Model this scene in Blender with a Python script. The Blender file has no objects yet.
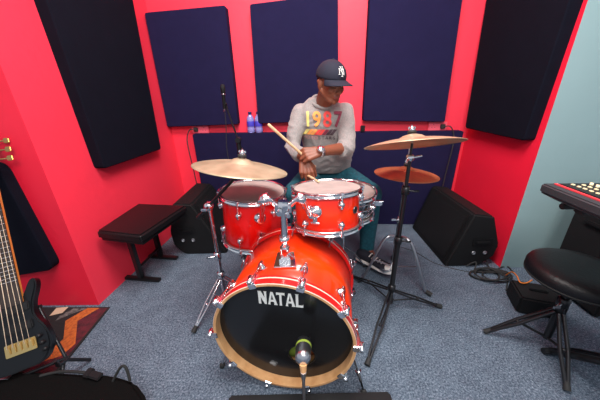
import bpy, bmesh, math, random
from mathutils import Vector as V, Matrix, noise
from mathutils.bvhtree import BVHTree
random.seed(4)
scene = bpy.context.scene
COL = scene.collection
PI = math.pi

# ------------------------------------------------------------------ materials
def mat(name, col, rough=.5, metal=0., bump=0., bscale=60., var=0., vscale=6., coat=0., spec=.5, col2=None, trans=0., sheen=0., alpha=1.):
    m = bpy.data.materials.new(name); m.use_nodes = True
    nt = m.node_tree; b = nt.nodes['Principled BSDF']
    b.inputs['Base Color'].default_value = (*col, 1)
    b.inputs['Roughness'].default_value = rough
    b.inputs['Metallic'].default_value = metal
    b.inputs['Coat Weight'].default_value = coat
    b.inputs['Coat Roughness'].default_value = .08
    b.inputs['Specular IOR Level'].default_value = spec
    b.inputs['Transmission Weight'].default_value = trans
    b.inputs['Sheen Weight'].default_value = sheen
    tc = nt.nodes.new('ShaderNodeTexCoord')
    if var or col2:
        n = nt.nodes.new('ShaderNodeTexNoise'); n.inputs['Scale'].default_value = vscale; n.inputs['Detail'].default_value = 6
        nt.links.new(tc.outputs['Object'], n.inputs['Vector'])
        r = nt.nodes.new('ShaderNodeValToRGB')
        c2 = col2 if col2 else tuple(max(0, c*(1-var)) for c in col)
        r.color_ramp.elements[0].position = .35; r.color_ramp.elements[1].position = .65
        r.color_ramp.elements[0].color = (*c2, 1); r.color_ramp.elements[1].color = (*col, 1)
        nt.links.new(n.outputs['Fac'], r.inputs['Fac']); nt.links.new(r.outputs['Color'], b.inputs['Base Color'])
    if bump:
        n = nt.nodes.new('ShaderNodeTexNoise'); n.inputs['Scale'].default_value = bscale; n.inputs['Detail'].default_value = 4
        nt.links.new(tc.outputs['Object'], n.inputs['Vector'])
        bp = nt.nodes.new('ShaderNodeBump'); bp.inputs['Strength'].default_value = bump; bp.inputs['Distance'].default_value = .01
        nt.links.new(n.outputs['Fac'], bp.inputs['Height']); nt.links.new(bp.outputs['Normal'], b.inputs['Normal'])
    return m

def s2l(r, g, b):
    f = lambda c: (c/255/12.92) if c/255 <= .04045 else ((c/255+.055)/1.055)**2.4
    return (f(r), f(g), f(b))

M = {}
M['pink'] = mat('painted_pink_wall', s2l(252, 54, 78), .55, bump=.12, bscale=25, var=.07, vscale=2.5)
M['pinkshade'] = mat('painted_pink_wall_shaded', s2l(244, 26, 58), .55, bump=.12, bscale=25, var=.08, vscale=2.5)  # the pink wall again, shade of the dimmer walls put into its colour
M['teal'] = mat('painted_pale_teal_wall', s2l(146, 172, 174), .6, spec=.2, bump=.1, bscale=20, var=.05, vscale=2)
M['ceil'] = mat('ceiling_white', (.7, .7, .7), .8)
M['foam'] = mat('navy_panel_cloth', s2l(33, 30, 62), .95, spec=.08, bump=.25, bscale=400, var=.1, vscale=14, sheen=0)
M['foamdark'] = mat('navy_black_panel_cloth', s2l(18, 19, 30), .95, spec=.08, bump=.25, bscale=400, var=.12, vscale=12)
M['chrome'] = mat('chrome', (.82, .82, .84), .12, 1.)
M['steel'] = mat('brushed_steel', (.55, .55, .58), .28, 1.)
M['blackmetal'] = mat('black_chrome', (.03, .03, .033), .3, .6)
M['rubber'] = mat('black_rubber', (.02, .02, .02), .7)
M['black'] = mat('black_plastic', (.008, .008, .009), .45, spec=.3, bump=.05, bscale=300)
M['carpetbox'] = mat('black_cabinet_covering', (.008, .008, .009), .65, spec=.25, bump=.3, bscale=250)
M['grille'] = mat('black_speaker_grille', (.009, .009, .010), .6, spec=.25, bump=.4, bscale=500)
M['vinyl'] = mat('black_vinyl', (.007, .006, .007), .42, spec=.3, bump=.15, bscale=90)
M['head'] = mat('coated_drumhead', s2l(172, 158, 152), .6, var=.18, vscale=14, bump=.05, bscale=120)
M['blackhead'] = mat('black_drumhead', (.009, .009, .010), .2)
M['neckblack'] = mat('neck_binding', (.02, .015, .012), .5)
M['wood'] = mat('maple_wood', s2l(226, 176, 124), .45, col2=s2l(205, 150, 98), vscale=22)
M['inlay'] = mat('cream_inlay', s2l(240, 200, 180), .3)
M['white'] = mat('white_print', s2l(235, 235, 230), .5)
M['brass'] = mat('brass_cymbal', s2l(196, 184, 154), .5, .55, col2=s2l(164, 150, 122), vscale=9)
M['brassb'] = mat('warm_brass_cymbal', s2l(226, 200, 166), .45, .6, col2=s2l(200, 164, 132), vscale=8)
M['copper'] = mat('copper_brown_cymbal', s2l(196, 116, 76), .5, .5, col2=s2l(158, 90, 62), vscale=9)
M['skin'] = mat('brown_skin', s2l(132, 74, 52), .5, bump=.08, bscale=90, var=.12, vscale=10)
M['lips'] = mat('lip_skin', s2l(118, 62, 52), .45)
M['hair'] = mat('short_black_hair', (.012, .01, .01), .8, bump=.5, bscale=300)
M['eye'] = mat('eye_white', (.7, .68, .65), .2)
M['jersey'] = mat('grey_marl_jersey', s2l(154, 146, 143), .9, col2=s2l(136, 130, 129), vscale=130, bump=.2, bscale=300, sheen=.2)
M['jeans'] = mat('teal_denim', s2l(24, 92, 106), .9, col2=s2l(18, 70, 84), vscale=60, bump=.3, bscale=260)
M['capcloth'] = mat('navy_cap_cloth', s2l(22, 24, 42), .85, bump=.2, bscale=300)
M['canvas'] = mat('black_canvas', s2l(30, 32, 44), .8, bump=.2, bscale=300)
M['shoewhite'] = mat('white_rubber', s2l(225, 220, 215), .5)
M['stick'] = mat('hickory', s2l(232, 198, 158), .45, col2=s2l(215, 175, 130), vscale=30)
M['plaster'] = mat('socket_painted_pink', s2l(248, 96, 116), .4)
M['bottle'] = mat('lilac_clear_plastic', s2l(170, 165, 235), .1, trans=.35)
M['botlabel'] = mat('blue_violet_label', s2l(74, 66, 190), .4)
M['botcap'] = mat('dark_blue_cap', s2l(30, 34, 90), .4)
M['green'] = mat('green_felt', s2l(130, 150, 50), .8)
M['orange'] = mat('orange_wool', s2l(205, 105, 40), .95, bump=.6, bscale=220, col2=s2l(165, 78, 32), vscale=70)
M['rugblack'] = mat('black_wool', s2l(32, 26, 28), .95, bump=.6, bscale=220)
M['rugred'] = mat('maroon_wool', s2l(100, 24, 38), .95, bump=.6, bscale=220, col2=s2l(62, 18, 28), vscale=30)
M['rugcream'] = mat('cream_wool', s2l(215, 185, 155), .95, bump=.6, bscale=220)
M['ruggrey'] = mat('grey_wool', s2l(120, 112, 108), .95, bump=.6, bscale=220, col2=s2l(50, 46, 48), vscale=50)
M['gblack'] = mat('gloss_black_lacquer', (.004, .005, .007), .3, spec=.3)
M['rosewood'] = mat('dark_rosewood', (.02, .012, .01), .5)
M['maple'] = mat('amber_maple', s2l(225, 150, 70), .35, coat=.4)
M['gold'] = mat('brass_hardware', s2l(210, 180, 120), .3, 1.)
M['string'] = mat('nickel_string', s2l(210, 190, 165), .3, .8)
M['knob'] = mat('cream_knob', s2l(235, 222, 180), .45)
M['redstripe'] = mat('red_trim', s2l(225, 50, 60), .4)
M['keyblack'] = mat('keyboard_black', s2l(48, 50, 54), .5, bump=.05, bscale=200)
M['cable_o'] = mat('orange_cable', s2l(235, 130, 40), .5)
M['red'] = mat('red_plastic', s2l(170, 25, 30), .4)
M['strap'] = mat('black_webbing', (.012, .012, .012), .8)
M['darkbag'] = mat('black_nylon', (.004, .0035, .0035), .9, spec=.08, bump=.4, bscale=200)
for k, c in dict(y=(238, 218, 130), o=(244, 160, 84), r=(232, 74, 70), m=(128, 46, 66), d=(70, 52, 60), p=(222, 150, 150)).items():
    M['print_'+k] = mat('shirt_print_'+k, s2l(*c), .8)

def burst(name, a, b, c, lo, hi):
    # lacquer that changes colour along the shell: orange mid, red ends
    m = bpy.data.materials.new(name); m.use_nodes = True; nt = m.node_tree; bs = nt.nodes['Principled BSDF']
    bs.inputs['Roughness'].default_value = .28; bs.inputs['Coat Weight'].default_value = .7; bs.inputs['Specular IOR Level'].default_value = .3; bs.inputs['Coat Roughness'].default_value = .05
    tc = nt.nodes.new('ShaderNodeTexCoord'); sp = nt.nodes.new('ShaderNodeSeparateXYZ'); nt.links.new(tc.outputs['Object'], sp.inputs[0])
    mr = nt.nodes.new('ShaderNodeMapRange'); mr.inputs['From Min'].default_value = lo; mr.inputs['From Max'].default_value = hi
    nt.links.new(sp.outputs['Z'], mr.inputs['Value'])
    n = nt.nodes.new('ShaderNodeTexNoise'); n.inputs['Scale'].default_value = 9; n.inputs['Detail'].default_value = 5
    mp = nt.nodes.new('ShaderNodeMapping'); mp.inputs['Scale'].default_value = (1, 1, .25)
    nt.links.new(tc.outputs['Object'], mp.inputs[0]); nt.links.new(mp.outputs[0], n.inputs['Vector'])
    ma = nt.nodes.new('ShaderNodeMath'); ma.operation = 'MULTIPLY_ADD'; ma.inputs[1].default_value = .22; nt.links.new(n.outputs['Fac'], ma.inputs[0])
    ad = nt.nodes.new('ShaderNodeMath'); ad.operation = 'SUBTRACT'; ad.inputs[1].default_value = .11
    nt.links.new(mr.outputs['Result'], ad.inputs[0]); nt.links.new(ad.outputs[0], ma.inputs[2])
    r = nt.nodes.new('ShaderNodeValToRGB'); e = r.color_ramp.elements
    e[0].position = 0; e[0].color = (*a, 1); e[1].position = 1; e[1].color = (*c, 1)
    k = e.new(.5); k.color = (*b, 1)
    nt.links.new(ma.outputs[0], r.inputs['Fac']); nt.links.new(r.outputs['Color'], bs.inputs['Base Color'])
    return m

def carpet_mat():
    m = bpy.data.materials.new('blue_grey_carpet'); m.use_nodes = True; nt = m.node_tree; b = nt.nodes['Principled BSDF']
    b.inputs['Roughness'].default_value = 1; b.inputs['Specular IOR Level'].default_value = .1
    tc = nt.nodes.new('ShaderNodeTexCoord')
    n1 = nt.nodes.new('ShaderNodeTexNoise'); n1.inputs['Scale'].default_value = 120; n1.inputs['Detail'].default_value = 5; n1.inputs['Roughness'].default_value = .8
    n2 = nt.nodes.new('ShaderNodeTexNoise'); n2.inputs['Scale'].default_value = 14; n2.inputs['Detail'].default_value = 5
    for n in (n1, n2): nt.links.new(tc.outputs['Object'], n.inputs['Vector'])
    r = nt.nodes.new('ShaderNodeValToRGB'); e = r.color_ramp.elements
    e[0].position = .34; e[0].color = (*s2l(46, 58, 72), 1); e[1].position = .66; e[1].color = (*s2l(158, 172, 186), 1)
    k = e.new(.5); k.color = (*s2l(98, 112, 128), 1)
    nt.links.new(n1.outputs['Fac'], r.inputs['Fac'])
    r2 = nt.nodes.new('ShaderNodeValToRGB'); r2.color_ramp.elements[0].position = .3; r2.color_ramp.elements[1].position = .7
    r2.color_ramp.elements[0].color = (.74, .74, .76, 1); r2.color_ramp.elements[1].color = (1, 1, 1, 1)
    nt.links.new(n2.outputs['Fac'], r2.inputs['Fac'])
    mx = nt.nodes.new('ShaderNodeMix'); mx.data_type = 'RGBA'; mx.blend_type = 'MULTIPLY'; mx.inputs['Factor'].default_value = 1
    nt.links.new(r.outputs['Color'], mx.inputs['A']); nt.links.new(r2.outputs['Color'], mx.inputs['B'])
    nt.links.new(mx.outputs['Result'], b.inputs['Base Color'])
    bp = nt.nodes.new('ShaderNodeBump'); bp.inputs['Strength'].default_value = .8; bp.inputs['Distance'].default_value = .006
    nt.links.new(n1.outputs['Fac'], bp.inputs['Height']); nt.links.new(bp.outputs['Normal'], b.inputs['Normal'])
    return m
M['carpet'] = carpet_mat()

# ------------------------------------------------------------------ mesh builder
def frame(c, z, x=None):
    z = V(z).normalized()
    x = V(x) if x is not None else (V((1, 0, 0)) if abs(z.x) < .9 else V((0, 1, 0)))
    x = (x - z*x.dot(z)).normalized(); y = z.cross(x)
    m = Matrix((x, y, z)).transposed().to_4x4(); m.translation = V(c)
    return m

class MB:
    def __init__(s): s.v = []; s.f = []; s.m = []; s.sm = []
    def add(s, vs, fs, mi=0, smooth=True):
        o = len(s.v); s.v += [V(p) for p in vs]
        for f in fs: s.f.append([i+o for i in f]); s.m.append(mi); s.sm.append(smooth)
        return s
    def lathe(s, prof, fr=None, n=32, mi=0, smooth=True, caps=False):
        fr = fr or Matrix(); vs = []; fs = []
        for r, z in prof:
            for k in range(n):
                a = 2*PI*k/n; vs.append(fr @ V((r*math.cos(a), r*math.sin(a), z)))
        L = len(prof)
        for j in range(L-1):
            for k in range(n):
                k2 = (k+1) % n; fs.append((j*n+k, j*n+k2, (j+1)*n+k2, (j+1)*n+k))
        s.add(vs, fs, mi, smooth)
        if caps:
            s.add([vs[k] for k in range(n)], [tuple(reversed(range(n)))], mi, False)
            s.add([vs[(L-1)*n+k] for k in range(n)], [tuple(range(n))], mi, False)
        return s
    def ring(s, R, prof, fr, n=64, mi=0, smooth=True):   # closed profile (r offset, z) swept round
        p = [(R+a, b) for a, b in prof]; return s.lathe(p+[p[0]], fr, n, mi, smooth)
    def cyl(s, a, b, r, r2=None, n=14, mi=0):
        a = V(a); b = V(b); d = b-a
        return s.lathe([(r, 0), (r if r2 is None else r2, d.length)], frame(a, d), n, mi, True, True)
    def tube(s, pts, r, n=8, mi=0, caps=True):
        pts = [V(p) for p in pts]; rs = r if isinstance(r, (list, tuple)) else [r]*len(pts)
        vs = []; fs = []; x = None
        for i, p in enumerate(pts):
            t = (pts[min(i+1, len(pts)-1)]-pts[max(i-1, 0)]).normalized()
            if x is None: x = V((0, 0, 1)) if abs(t.z) < .9 else V((1, 0, 0))
            x = (x-t*x.dot(t)).normalized(); y = t.cross(x)
            for k in range(n):
                a = 2*PI*k/n; vs.append(p+(x*math.cos(a)+y*math.sin(a))*rs[i])
        for j in range(len(pts)-1):
            for k in range(n):
                k2 = (k+1) % n; fs.append((j*n+k, j*n+k2, (j+1)*n+k2, (j+1)*n+k))
        s.add(vs, fs, mi)
        if caps: s.add(vs[:n], [tuple(reversed(range(n)))], mi, False); s.add(vs[-n:], [tuple(range(n))], mi, False)
        return s
    def ball(s, c, r, fr=None, n=16, mi=0):   # r scalar or 3-vector, fr rotation
        rr = (r, r, r) if not isinstance(r, (tuple, list, V)) else r
        R = fr.to_3x3() if fr else Matrix.Identity(3); c = V(c); m = n//2
        vs = [c+R@V((0, 0, -rr[2]))]; fs = []
        for j in range(1, m):
            ph = -PI/2+PI*j/m
            for k in range(n):
                a = 2*PI*k/n; vs.append(c+R@V((rr[0]*math.cos(ph)*math.cos(a), rr[1]*math.cos(ph)*math.sin(a), rr[2]*math.sin(ph))))
        vs.append(c+R@V((0, 0, rr[2]))); T = len(vs)-1
        for k in range(n): fs.append((0, 1+(k+1) % n, 1+k)); fs.append((T, T-n+k, T-n+(k+1) % n))
        for j in range(m-2):
            for k in range(n):
                k2 = (k+1) % n; a = 1+j*n; fs.append((a+k, a+k2, a+n+k2, a+n+k))
        return s.add(vs, fs, mi)
    def cap(s, a, b, r1, r2, n=16, mi=0):     # tapered capsule for blobs
        a = V(a); b = V(b); d = (b-a); L = d.length; prof = []
        for i in range(7): t = PI/2*i/6; prof.append((max(1e-4, r1*math.sin(t)), -r1*math.cos(t)))
        for i in range(7): t = PI/2*i/6; prof.append((max(1e-4, r2*math.cos(t)), L+r2*math.sin(t)))
        return s.lathe(prof, frame(a, d), n, mi, True, True)
    def box(s, size, fr=None, bev=0., mi=0, c=(0, 0, 0)):
        bm = bmesh.new(); bmesh.ops.create_cube(bm, size=1)
        for v in bm.verts: v.co = V((v.co.x*size[0]+c[0], v.co.y*size[1]+c[1], v.co.z*size[2]+c[2]))
        if bev: bmesh.ops.bevel(bm, geom=list(bm.edges), offset=bev, segments=2, affect='EDGES')
        if fr is not None: bm.transform(fr)
        s.addbm(bm, mi, False); return s
    def addbm(s, bm, mi=0, smooth=True):
        bm.verts.index_update()
        s.add([v.co.copy() for v in bm.verts], [[v.index for v in f.verts] for f in bm.faces], mi, smooth); bm.free()
    def hull(s, pts, bev=0., mi=0):
        bm = bmesh.new()
        for p in pts: bm.verts.new(p)
        bmesh.ops.convex_hull(bm, input=list(bm.verts))
        bmesh.ops.dissolve_limit(bm, angle_limit=.02, verts=list(bm.verts), edges=list(bm.edges))
        if bev: bmesh.ops.bevel(bm, geom=list(bm.edges), offset=bev, segments=3, affect='EDGES')
        s.addbm(bm, mi, False); return s
    def prism(s, poly, h, fr=None, bev=0., mi=0):   # poly in local xy, from z=0 to z=h
        bm = bmesh.new(); vs = [bm.verts.new((p[0], p[1], 0)) for p in poly]
        f = bm.faces.new(vs); r = bmesh.ops.extrude_face_region(bm, geom=[f])
        for v in [g for g in r['geom'] if isinstance(g, bmesh.types.BMVert)]: v.co.z += h
        bmesh.ops.recalc_face_normals(bm, faces=list(bm.faces))
        if bev:
            es = [e for e in bm.edges if abs(e.verts[0].co.z-e.verts[1].co.z) < 1e-6 and abs(e.verts[0].co.z-h) < 1e-6]
            bmesh.ops.bevel(bm, geom=es, offset=bev, segments=2, affect='EDGES')
        if fr is not None: bm.transform(fr)
        s.addbm(bm, mi, False); return s
    def build(s, name, mats, parent=None, origin=None, fr=None):
        """fr: keep local frame (vertices are expressed in fr coordinates)"""
        me = bpy.data.meshes.new(name)
        inv = fr.inverted() if fr is not None else None
        vs = [inv@v for v in s.v] if inv else s.v
        if fr is None:
            if parent is not None: o = parent_loc(parent)
            elif origin is not None: o = V(origin)
            else:
                xs = [v.x for v in vs]; ys = [v.y for v in vs]; zs = [v.z for v in vs]
                o = V(((min(xs)+max(xs))/2, (min(ys)+max(ys))/2, min(zs)))
            vs = [v-o for v in vs]
        me.from_pydata([tuple(v) for v in vs], [], s.f)
        for m in (mats if isinstance(mats, (list, tuple)) else [mats]): me.materials.append(m)
        for p, mi, sm in zip(me.polygons, s.m, s.sm): p.material_index = mi; p.use_smooth = sm
        bm = bmesh.new(); bm.from_mesh(me); bmesh.ops.recalc_face_normals(bm, faces=list(bm.faces)); bm.to_mesh(me); bm.free()
        ob = bpy.data.objects.new(name, me); COL.objects.link(ob)
        if fr is not None:
            ob.matrix_world = fr
            if parent is not None:
                ob.parent = parent; ob.matrix_parent_inverse = Matrix(); ob.matrix_basis = Matrix.Translation(-parent_loc(parent)) @ fr
        elif parent is not None: ob.parent = parent
        else: ob.location = o
        return ob

def parent_loc(p):   # world position of an unrotated parent (or its parents)
    l = V((0, 0, 0))
    while p is not None: l += p.location; p = p.parent
    return l

def thing(name, label, cat, loc, group=None):
    o = bpy.data.objects.new(name, None); COL.objects.link(o); o.location = loc; o.empty_display_size = .1
    o['label'] = label; o['category'] = cat
    if group: o['group'] = group
    return o
def tag(o, label, cat, group=None):
    o['label'] = label; o['category'] = cat
    if group: o['group'] = group
    return o
def struct(o): o['kind'] = 'structure'; return o

def text_mesh(txt, size, fr, depth=.001, offset=0., align='CENTER'):
    cu = bpy.data.curves.new('t', 'FONT'); cu.body = txt; cu.size = size; cu.extrude = depth; cu.offset = offset; cu.align_x = align; cu.align_y = 'CENTER'
    o = bpy.data.objects.new('t', cu); COL.objects.link(o); bpy.context.view_layer.update()
    me = bpy.data.meshes.new_from_object(o.evaluated_get(bpy.context.evaluated_depsgraph_get()))
    vs = [fr@v.co for v in me.vertices]; fs = [tuple(p.vertices) for p in me.polygons]
    bpy.data.objects.remove(o); bpy.data.curves.remove(cu); bpy.data.meshes.remove(me)
    return vs, fs

def remesh(mb, voxel, smooth=4, sf=.5):
    me = bpy.data.meshes.new('r'); me.from_pydata([tuple(v) for v in mb.v], [], mb.f)
    bm = bmesh.new(); bm.from_mesh(me); bmesh.ops.recalc_face_normals(bm, faces=list(bm.faces)); bm.to_mesh(me); bm.free()
    o = bpy.data.objects.new('r', me); COL.objects.link(o)
    m = o.modifiers.new('a', 'REMESH'); m.mode = 'VOXEL'; m.voxel_size = voxel; m.use_smooth_shade = True
    m = o.modifiers.new('b', 'SMOOTH'); m.iterations = smooth; m.factor = sf
    bpy.context.view_layer.update()
    r = bpy.data.meshes.new_from_object(o.evaluated_get(bpy.context.evaluated_depsgraph_get()))
    out = MB(); out.add([v.co.copy() for v in r.vertices], [tuple(p.vertices) for p in r.polygons])
    bpy.data.objects.remove(o); bpy.data.meshes.remove(me); bpy.data.meshes.remove(r)
    return out

def bez(pts, n=10):
    pts = [V(p) for p in pts]; out = []
    P = [pts[0]]+pts+[pts[-1]]
    for i in range(1, len(P)-2):
        a, b, c, d = P[i-1:i+3]
        for k in range(n):
            t = k/n; out.append(.5*((2*b)+(c-a)*t+(2*a-5*b+4*c-d)*t*t+(3*b-a-3*c+d)*t**3))
    out.append(pts[-1]); return out

# ------------------------------------------------------------------ camera
cam = bpy.data.cameras.new('camera'); co = bpy.data.objects.new('camera', cam); COL.objects.link(co); scene.camera = co
Fw = V((0, .9244, -.3814)).normalized(); Rt = V((.9997, -.00908, -.022)); Rt = (Rt-Fw*Rt.dot(Fw)).normalized(); Up = Rt.cross(Fw)
mw = Matrix((Rt, Up, -Fw)).transposed().to_4x4(); mw.translation = V((0, 0, 1.2)); co.matrix_world = mw
cam.sensor_width = 36; cam.lens = 260/600*36; cam.clip_start = .02

# ------------------------------------------------------------------ room
BL = V((-1.155, 2.446, 0)); BR = V((1.437, 2.265, 0)); LF = V((-1.273, 1.265, 0)); RF = V((1.434, 1.539, 0))
HC = 3.0
def wall(name, a, b, m, th=.1):   # visible face on the left of a->b seen from the room
    a = V(a); b = V(b); d = (b-a).normalized(); n = V((-d.y, d.x, 0))
    mb = MB(); fr = Matrix((d, n, V((0, 0, 1)))).transposed().to_4x4(); fr.translation = a
    L = (b-a).length
    mb.box((L, th, HC), fr, 0, 0, (L/2, th/2, HC/2))
    return struct(mb.build(name, m))
wall('wall_back', BL+V((-.02, .0, 0)), BR+V((.02, 0, 0)), M['pink'])
wall('wall_left', LF, BL, M['pink'])
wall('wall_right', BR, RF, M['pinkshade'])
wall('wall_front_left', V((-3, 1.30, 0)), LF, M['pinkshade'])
wall('wall_front_right', RF+V((.0005, 0, 0)), V((3.2, 1.50, 0)), M['teal'])
mb = MB(); mb.box((6.4, 4.6, .05), None, 0, 0, (0, .45, -.025)); struct(mb.build('floor', M['carpet']))
mb = MB(); mb.box((6.4, 4.6, .05), None, 0, 0, (0, .45, HC+.025)); struct(mb.build('ceiling', M['ceil']))

# ------------------------------------------------------------------ acoustic panels (corner points on their front faces)
def panel(corners, back, label, m, rc=.018):
    # corners: TL TR BR BL of the front face; back: vector from front face to the wall
    c = [V(p) for p in corners]; back = V(back); mb = MB()
    n = (c[1]-c[0]).cross(c[3]-c[0]).normalized()
    pts = []
    for i in range(4):
        p = c[i]; a = (c[i-1]-p).normalized(); b = (c[(i+1) % 4]-p).normalized()
        for k in range(6):
            t = k/5; pts.append((p+a*rc)*(1-t)**2+p*2*t*(1-t)+(p+b*rc)*t*t)
    N = len(pts); cen = sum(pts, V())/N; bd = back.normalized(); e = .006
    rings = []
    rings.append([p+(cen-p).normalized()*e for p in pts]); rings.append([p+bd*e for p in pts]); rings.append([p+back for p in pts])
    vs = sum(rings, []); fs = [tuple(range(N))]
    for j in range(2):
        for k in range(N): k2 = (k+1) % N; fs.append((j*N+k, j*N+k2, (j+1)*N+k2, (j+1)*N+k))
    fs.append(tuple(range(3*N-1, 2*N-1, -1)))
    mb.add(vs, fs, 0, False)
    o = mb.build('acoustic_panel', m); tag(o, label, 'acoustic panel', 'fabric acoustic panels'); return o
bk = (.0049, .0698, 0)
panel([(-1.149, 2.375, 1.788), (-.52, 2.331, 1.811), (-.52, 2.331, .958), (-1.157, 2.376, .946)], bk, 'navy cloth acoustic panel on back wall, left one behind the microphone', M['foam'])
panel([(-.337, 2.319, 1.81), (.306, 2.274, 1.851), (.339, 2.272, .973), (-.345, 2.319, .963)], bk, 'navy cloth acoustic panel on back wall behind the drummer\'s head', M['foam'])
panel([(.53, 2.258, 1.90), (1.17, 2.212, 1.90), (1.208, 2.211, .951), (.543, 2.257, .97)], bk, 'navy cloth acoustic panel on back wall right of the drummer, above the crash cymbal', M['foam'])
panel([(-.943, 2.361, .883), (1.375, 2.199, .876), (1.375, 2.199, .002), (-.943, 2.357, .002)], (.0049, .07, 0), 'long low navy acoustic panel standing on floor along the back wall', M['foam'])
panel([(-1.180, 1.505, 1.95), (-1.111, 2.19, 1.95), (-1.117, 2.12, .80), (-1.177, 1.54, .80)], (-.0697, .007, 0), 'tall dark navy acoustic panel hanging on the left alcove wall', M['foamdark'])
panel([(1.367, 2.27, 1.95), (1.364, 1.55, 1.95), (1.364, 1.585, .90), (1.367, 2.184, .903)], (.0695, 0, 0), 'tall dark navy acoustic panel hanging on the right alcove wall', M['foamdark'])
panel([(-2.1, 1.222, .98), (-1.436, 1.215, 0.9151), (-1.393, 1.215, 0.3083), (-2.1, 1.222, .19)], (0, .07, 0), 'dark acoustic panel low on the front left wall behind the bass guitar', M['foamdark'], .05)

# ------------------------------------------------------------------ sockets, bottles
def socket(c, label, cable):
    r = thing('wall_socket', label, 'socket', c, 'painted wall sockets')
    fr = frame(c, (-.07, -.9975, 0), (.9975, -.07, 0))
    mb = MB(); mb.box((.15, .07, .022), fr, .004); mb.build('socket_box', M['plaster'], r)
    for sx in (-.036, .036):
        mb = MB()
        for dx, dy in ((0, .014), (-.012, -.008), (.012, -.008)): mb.box((.006, .004, .003), fr, 0, 0, (sx+dx, dy, .0115))
        mb.build('socket_holes', M['rubber'], r)
    mb = MB(); mb.box((.036, .036, .022), fr, .004, 0, (cable*.036, 0, .0215)); p = mb.build('plug', M['rubber'], r)
    d = V((.9975, -.07, 0)); c = V(c)
    pts = bez([c+d*cable*.036+V((0, -.035, 0)), c+d*cable*.075+V((0, -.06, .002)), c+d*cable*.11+V((0, -.065, -.06)), c+d*cable*.10+V((0, -.105, -.16)), c+d*cable*.085+V((0, -.105, -.45)), c+d*cable*.08+V((0, -.11, -c.z+.02))], 8)
    MB().tube(pts, .0045, 8).build('cord', M['rubber'], r)
socket((-.875, 2.405, .918), 'pinkish painted double wall socket with black plug, left above low panel', -1)
socket((1.18, 2.268, .912), 'pinkish painted double wall socket with black plug, right above low panel', 1)
mb = MB(); mb.box((.035, .03, .05), None, .004, 0, (.545, 2.262, .908)); tag(mb.build('clip', M['black']), 'small black clip on top of the low panel right of the drummer', 'clip')

def bottle(c, label):
    r = thing('water_bottle', label, 'bottle', c, 'water bottles on the low panel')
    fr = frame(c, (0, 0, 1))
    MB().lathe([(.001, 0), (.028, .001), (.032, .006), (.032, .04), (.030, .045), (.032, .05), (.032, .112), (.028, .128), (.014, .15), (.012, .156)], fr, 24).build('bottle_body', M['bottle'], r)
    MB().lathe([(.0326, .056), (.0332, .058), (.0332, .098), (.0326, .1)], fr, 24).build('bottle_label', M['botlabel'], r)
    MB().lathe([(.001, .176), (.0145, .176), (.0155, .173), (.0155, .157), (.0135, .156)], fr, 20).build('bottle_cap', M['botcap'], r)
bottle((-.415, 2.36, .8815), 'clear water bottle with violet label, left of the pair on the panel ledge')
bottle((-.345, 2.355, .8815), 'clear water bottle with violet label, right of the pair on the panel ledge')

# ------------------------------------------------------------------ drums
HOOP = [(0, -.012), (.006, -.014), (.007, -.008), (.003, -.006), (.003, .004), (.008, .006), (.008, .009), (0, .009), (-.002, .0)]
def lug(parent, fr, c, length, name='lug'):   # c local, radial dir
    pass

def drum(name, label, cat, top, axis, R, L, nl, shellmat, headmat=None, badge=None, deep_lug=False, a0=0.):
    """top: centre of top head, axis: up"""
    top = V(top); ax = V(axis).normalized()
    fr = frame(top-ax*L, ax, (1, 0, 0))                 # z from bottom to top
    root = thing(name, label, cat, top-ax*L)
    sh = MB()
    sh.lathe([(R-.016, .004), (R-.010, .002), (R-.009, .006), (R-.009, L-.006), (R-.010, L-.002), (R-.016, L-.004)], fr, 64)
    sh.lathe([(R-.016, .004), (R-.016, L-.004)], fr, 64, 1)
    sh.build('shell', [shellmat, M['wood']], root, fr=fr)
    for nm, z, sg, hm in (('batter_head', L, 1, M['head']), ('resonant_head', 0, -1, M['head'])):
        MB().lathe([(R-.006, z-sg*.012), (R-.006, z+sg*.002), (R-.012, z+sg*.003), (R-.018, z+sg*.0), (R*.5, z+sg*.0005), (.001, z+sg*.0005)], fr, 64).build(nm, hm, root)
        MB().ring(R, [(a, z+sg*b) for a, b in HOOP], fr, 72).build('hoop', M['chrome'], root)
    for k in range(nl):
        a = a0+2*PI*k/nl; d = V((math.cos(a), math.sin(a), 0)); rad = R-.009
        zs = (L*.24, L*.76) if L > .14 else (L*.5,)
        for z in zs:
            lf = frame(fr@(d*rad+V((0, 0, z))), fr.to_3x3()@d, fr.to_3x3()@V((0, 0, 1)))
            m = MB(); m.lathe([(.016, 0), (.017, .004), (.013, .010), (.013, .016), (.009, .021), (.001, .023)], lf, 16)
            m.cyl(fr@(d*(R+.002)+V((0, 0, z-.018))), fr@(d*(R+.002)+V((0, 0, z+.018))), .0075, n=10)
            m.build('lug', M['chrome'], root)
        for za, zb in ((L*.76 if L > .14 else L*.5, L+.012), (L*.24 if L > .14 else L*.5, -.012)):
            m = MB(); p = fr@(d*(R+.006)+V((0, 0, za))); q = fr@(d*(R+.006)+V((0, 0, zb)))
            m.cyl(p, q, .0032, n=8); m.cyl(q-(q-p).normalized()*.018, q, .007, n=10); m.box((.02, .014, .006), frame(fr@(d*(R+.004)+V((0, 0, zb*.97))), fr.to_3x3()@V((0, 0, 1)), fr.to_3x3()@d), .001)
            m.build('tension_rod', M['chrome'], root)
    if badge is not None:
        d = V((math.cos(badge), math.sin(badge), 0)); bf = frame(fr@(d*(R-.0088)+V((0, 0, L*.52))), fr.to_3x3()@d)
        m = MB(); m.lathe([(.017, 0), (.017, .0025), (.014, .003), (.001, .003)], bf, 24)
        m.lathe([(.0165, .003), (.0165, .0036), (.0145, .0036), (.0145, .003)], bf, 24, 1)
        m.build('badge', [M['blackmetal'], M['steel']], root)
    return root, fr
ORG = s2l(255, 56, 4); RO = s2l(250, 28, 4)
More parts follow.
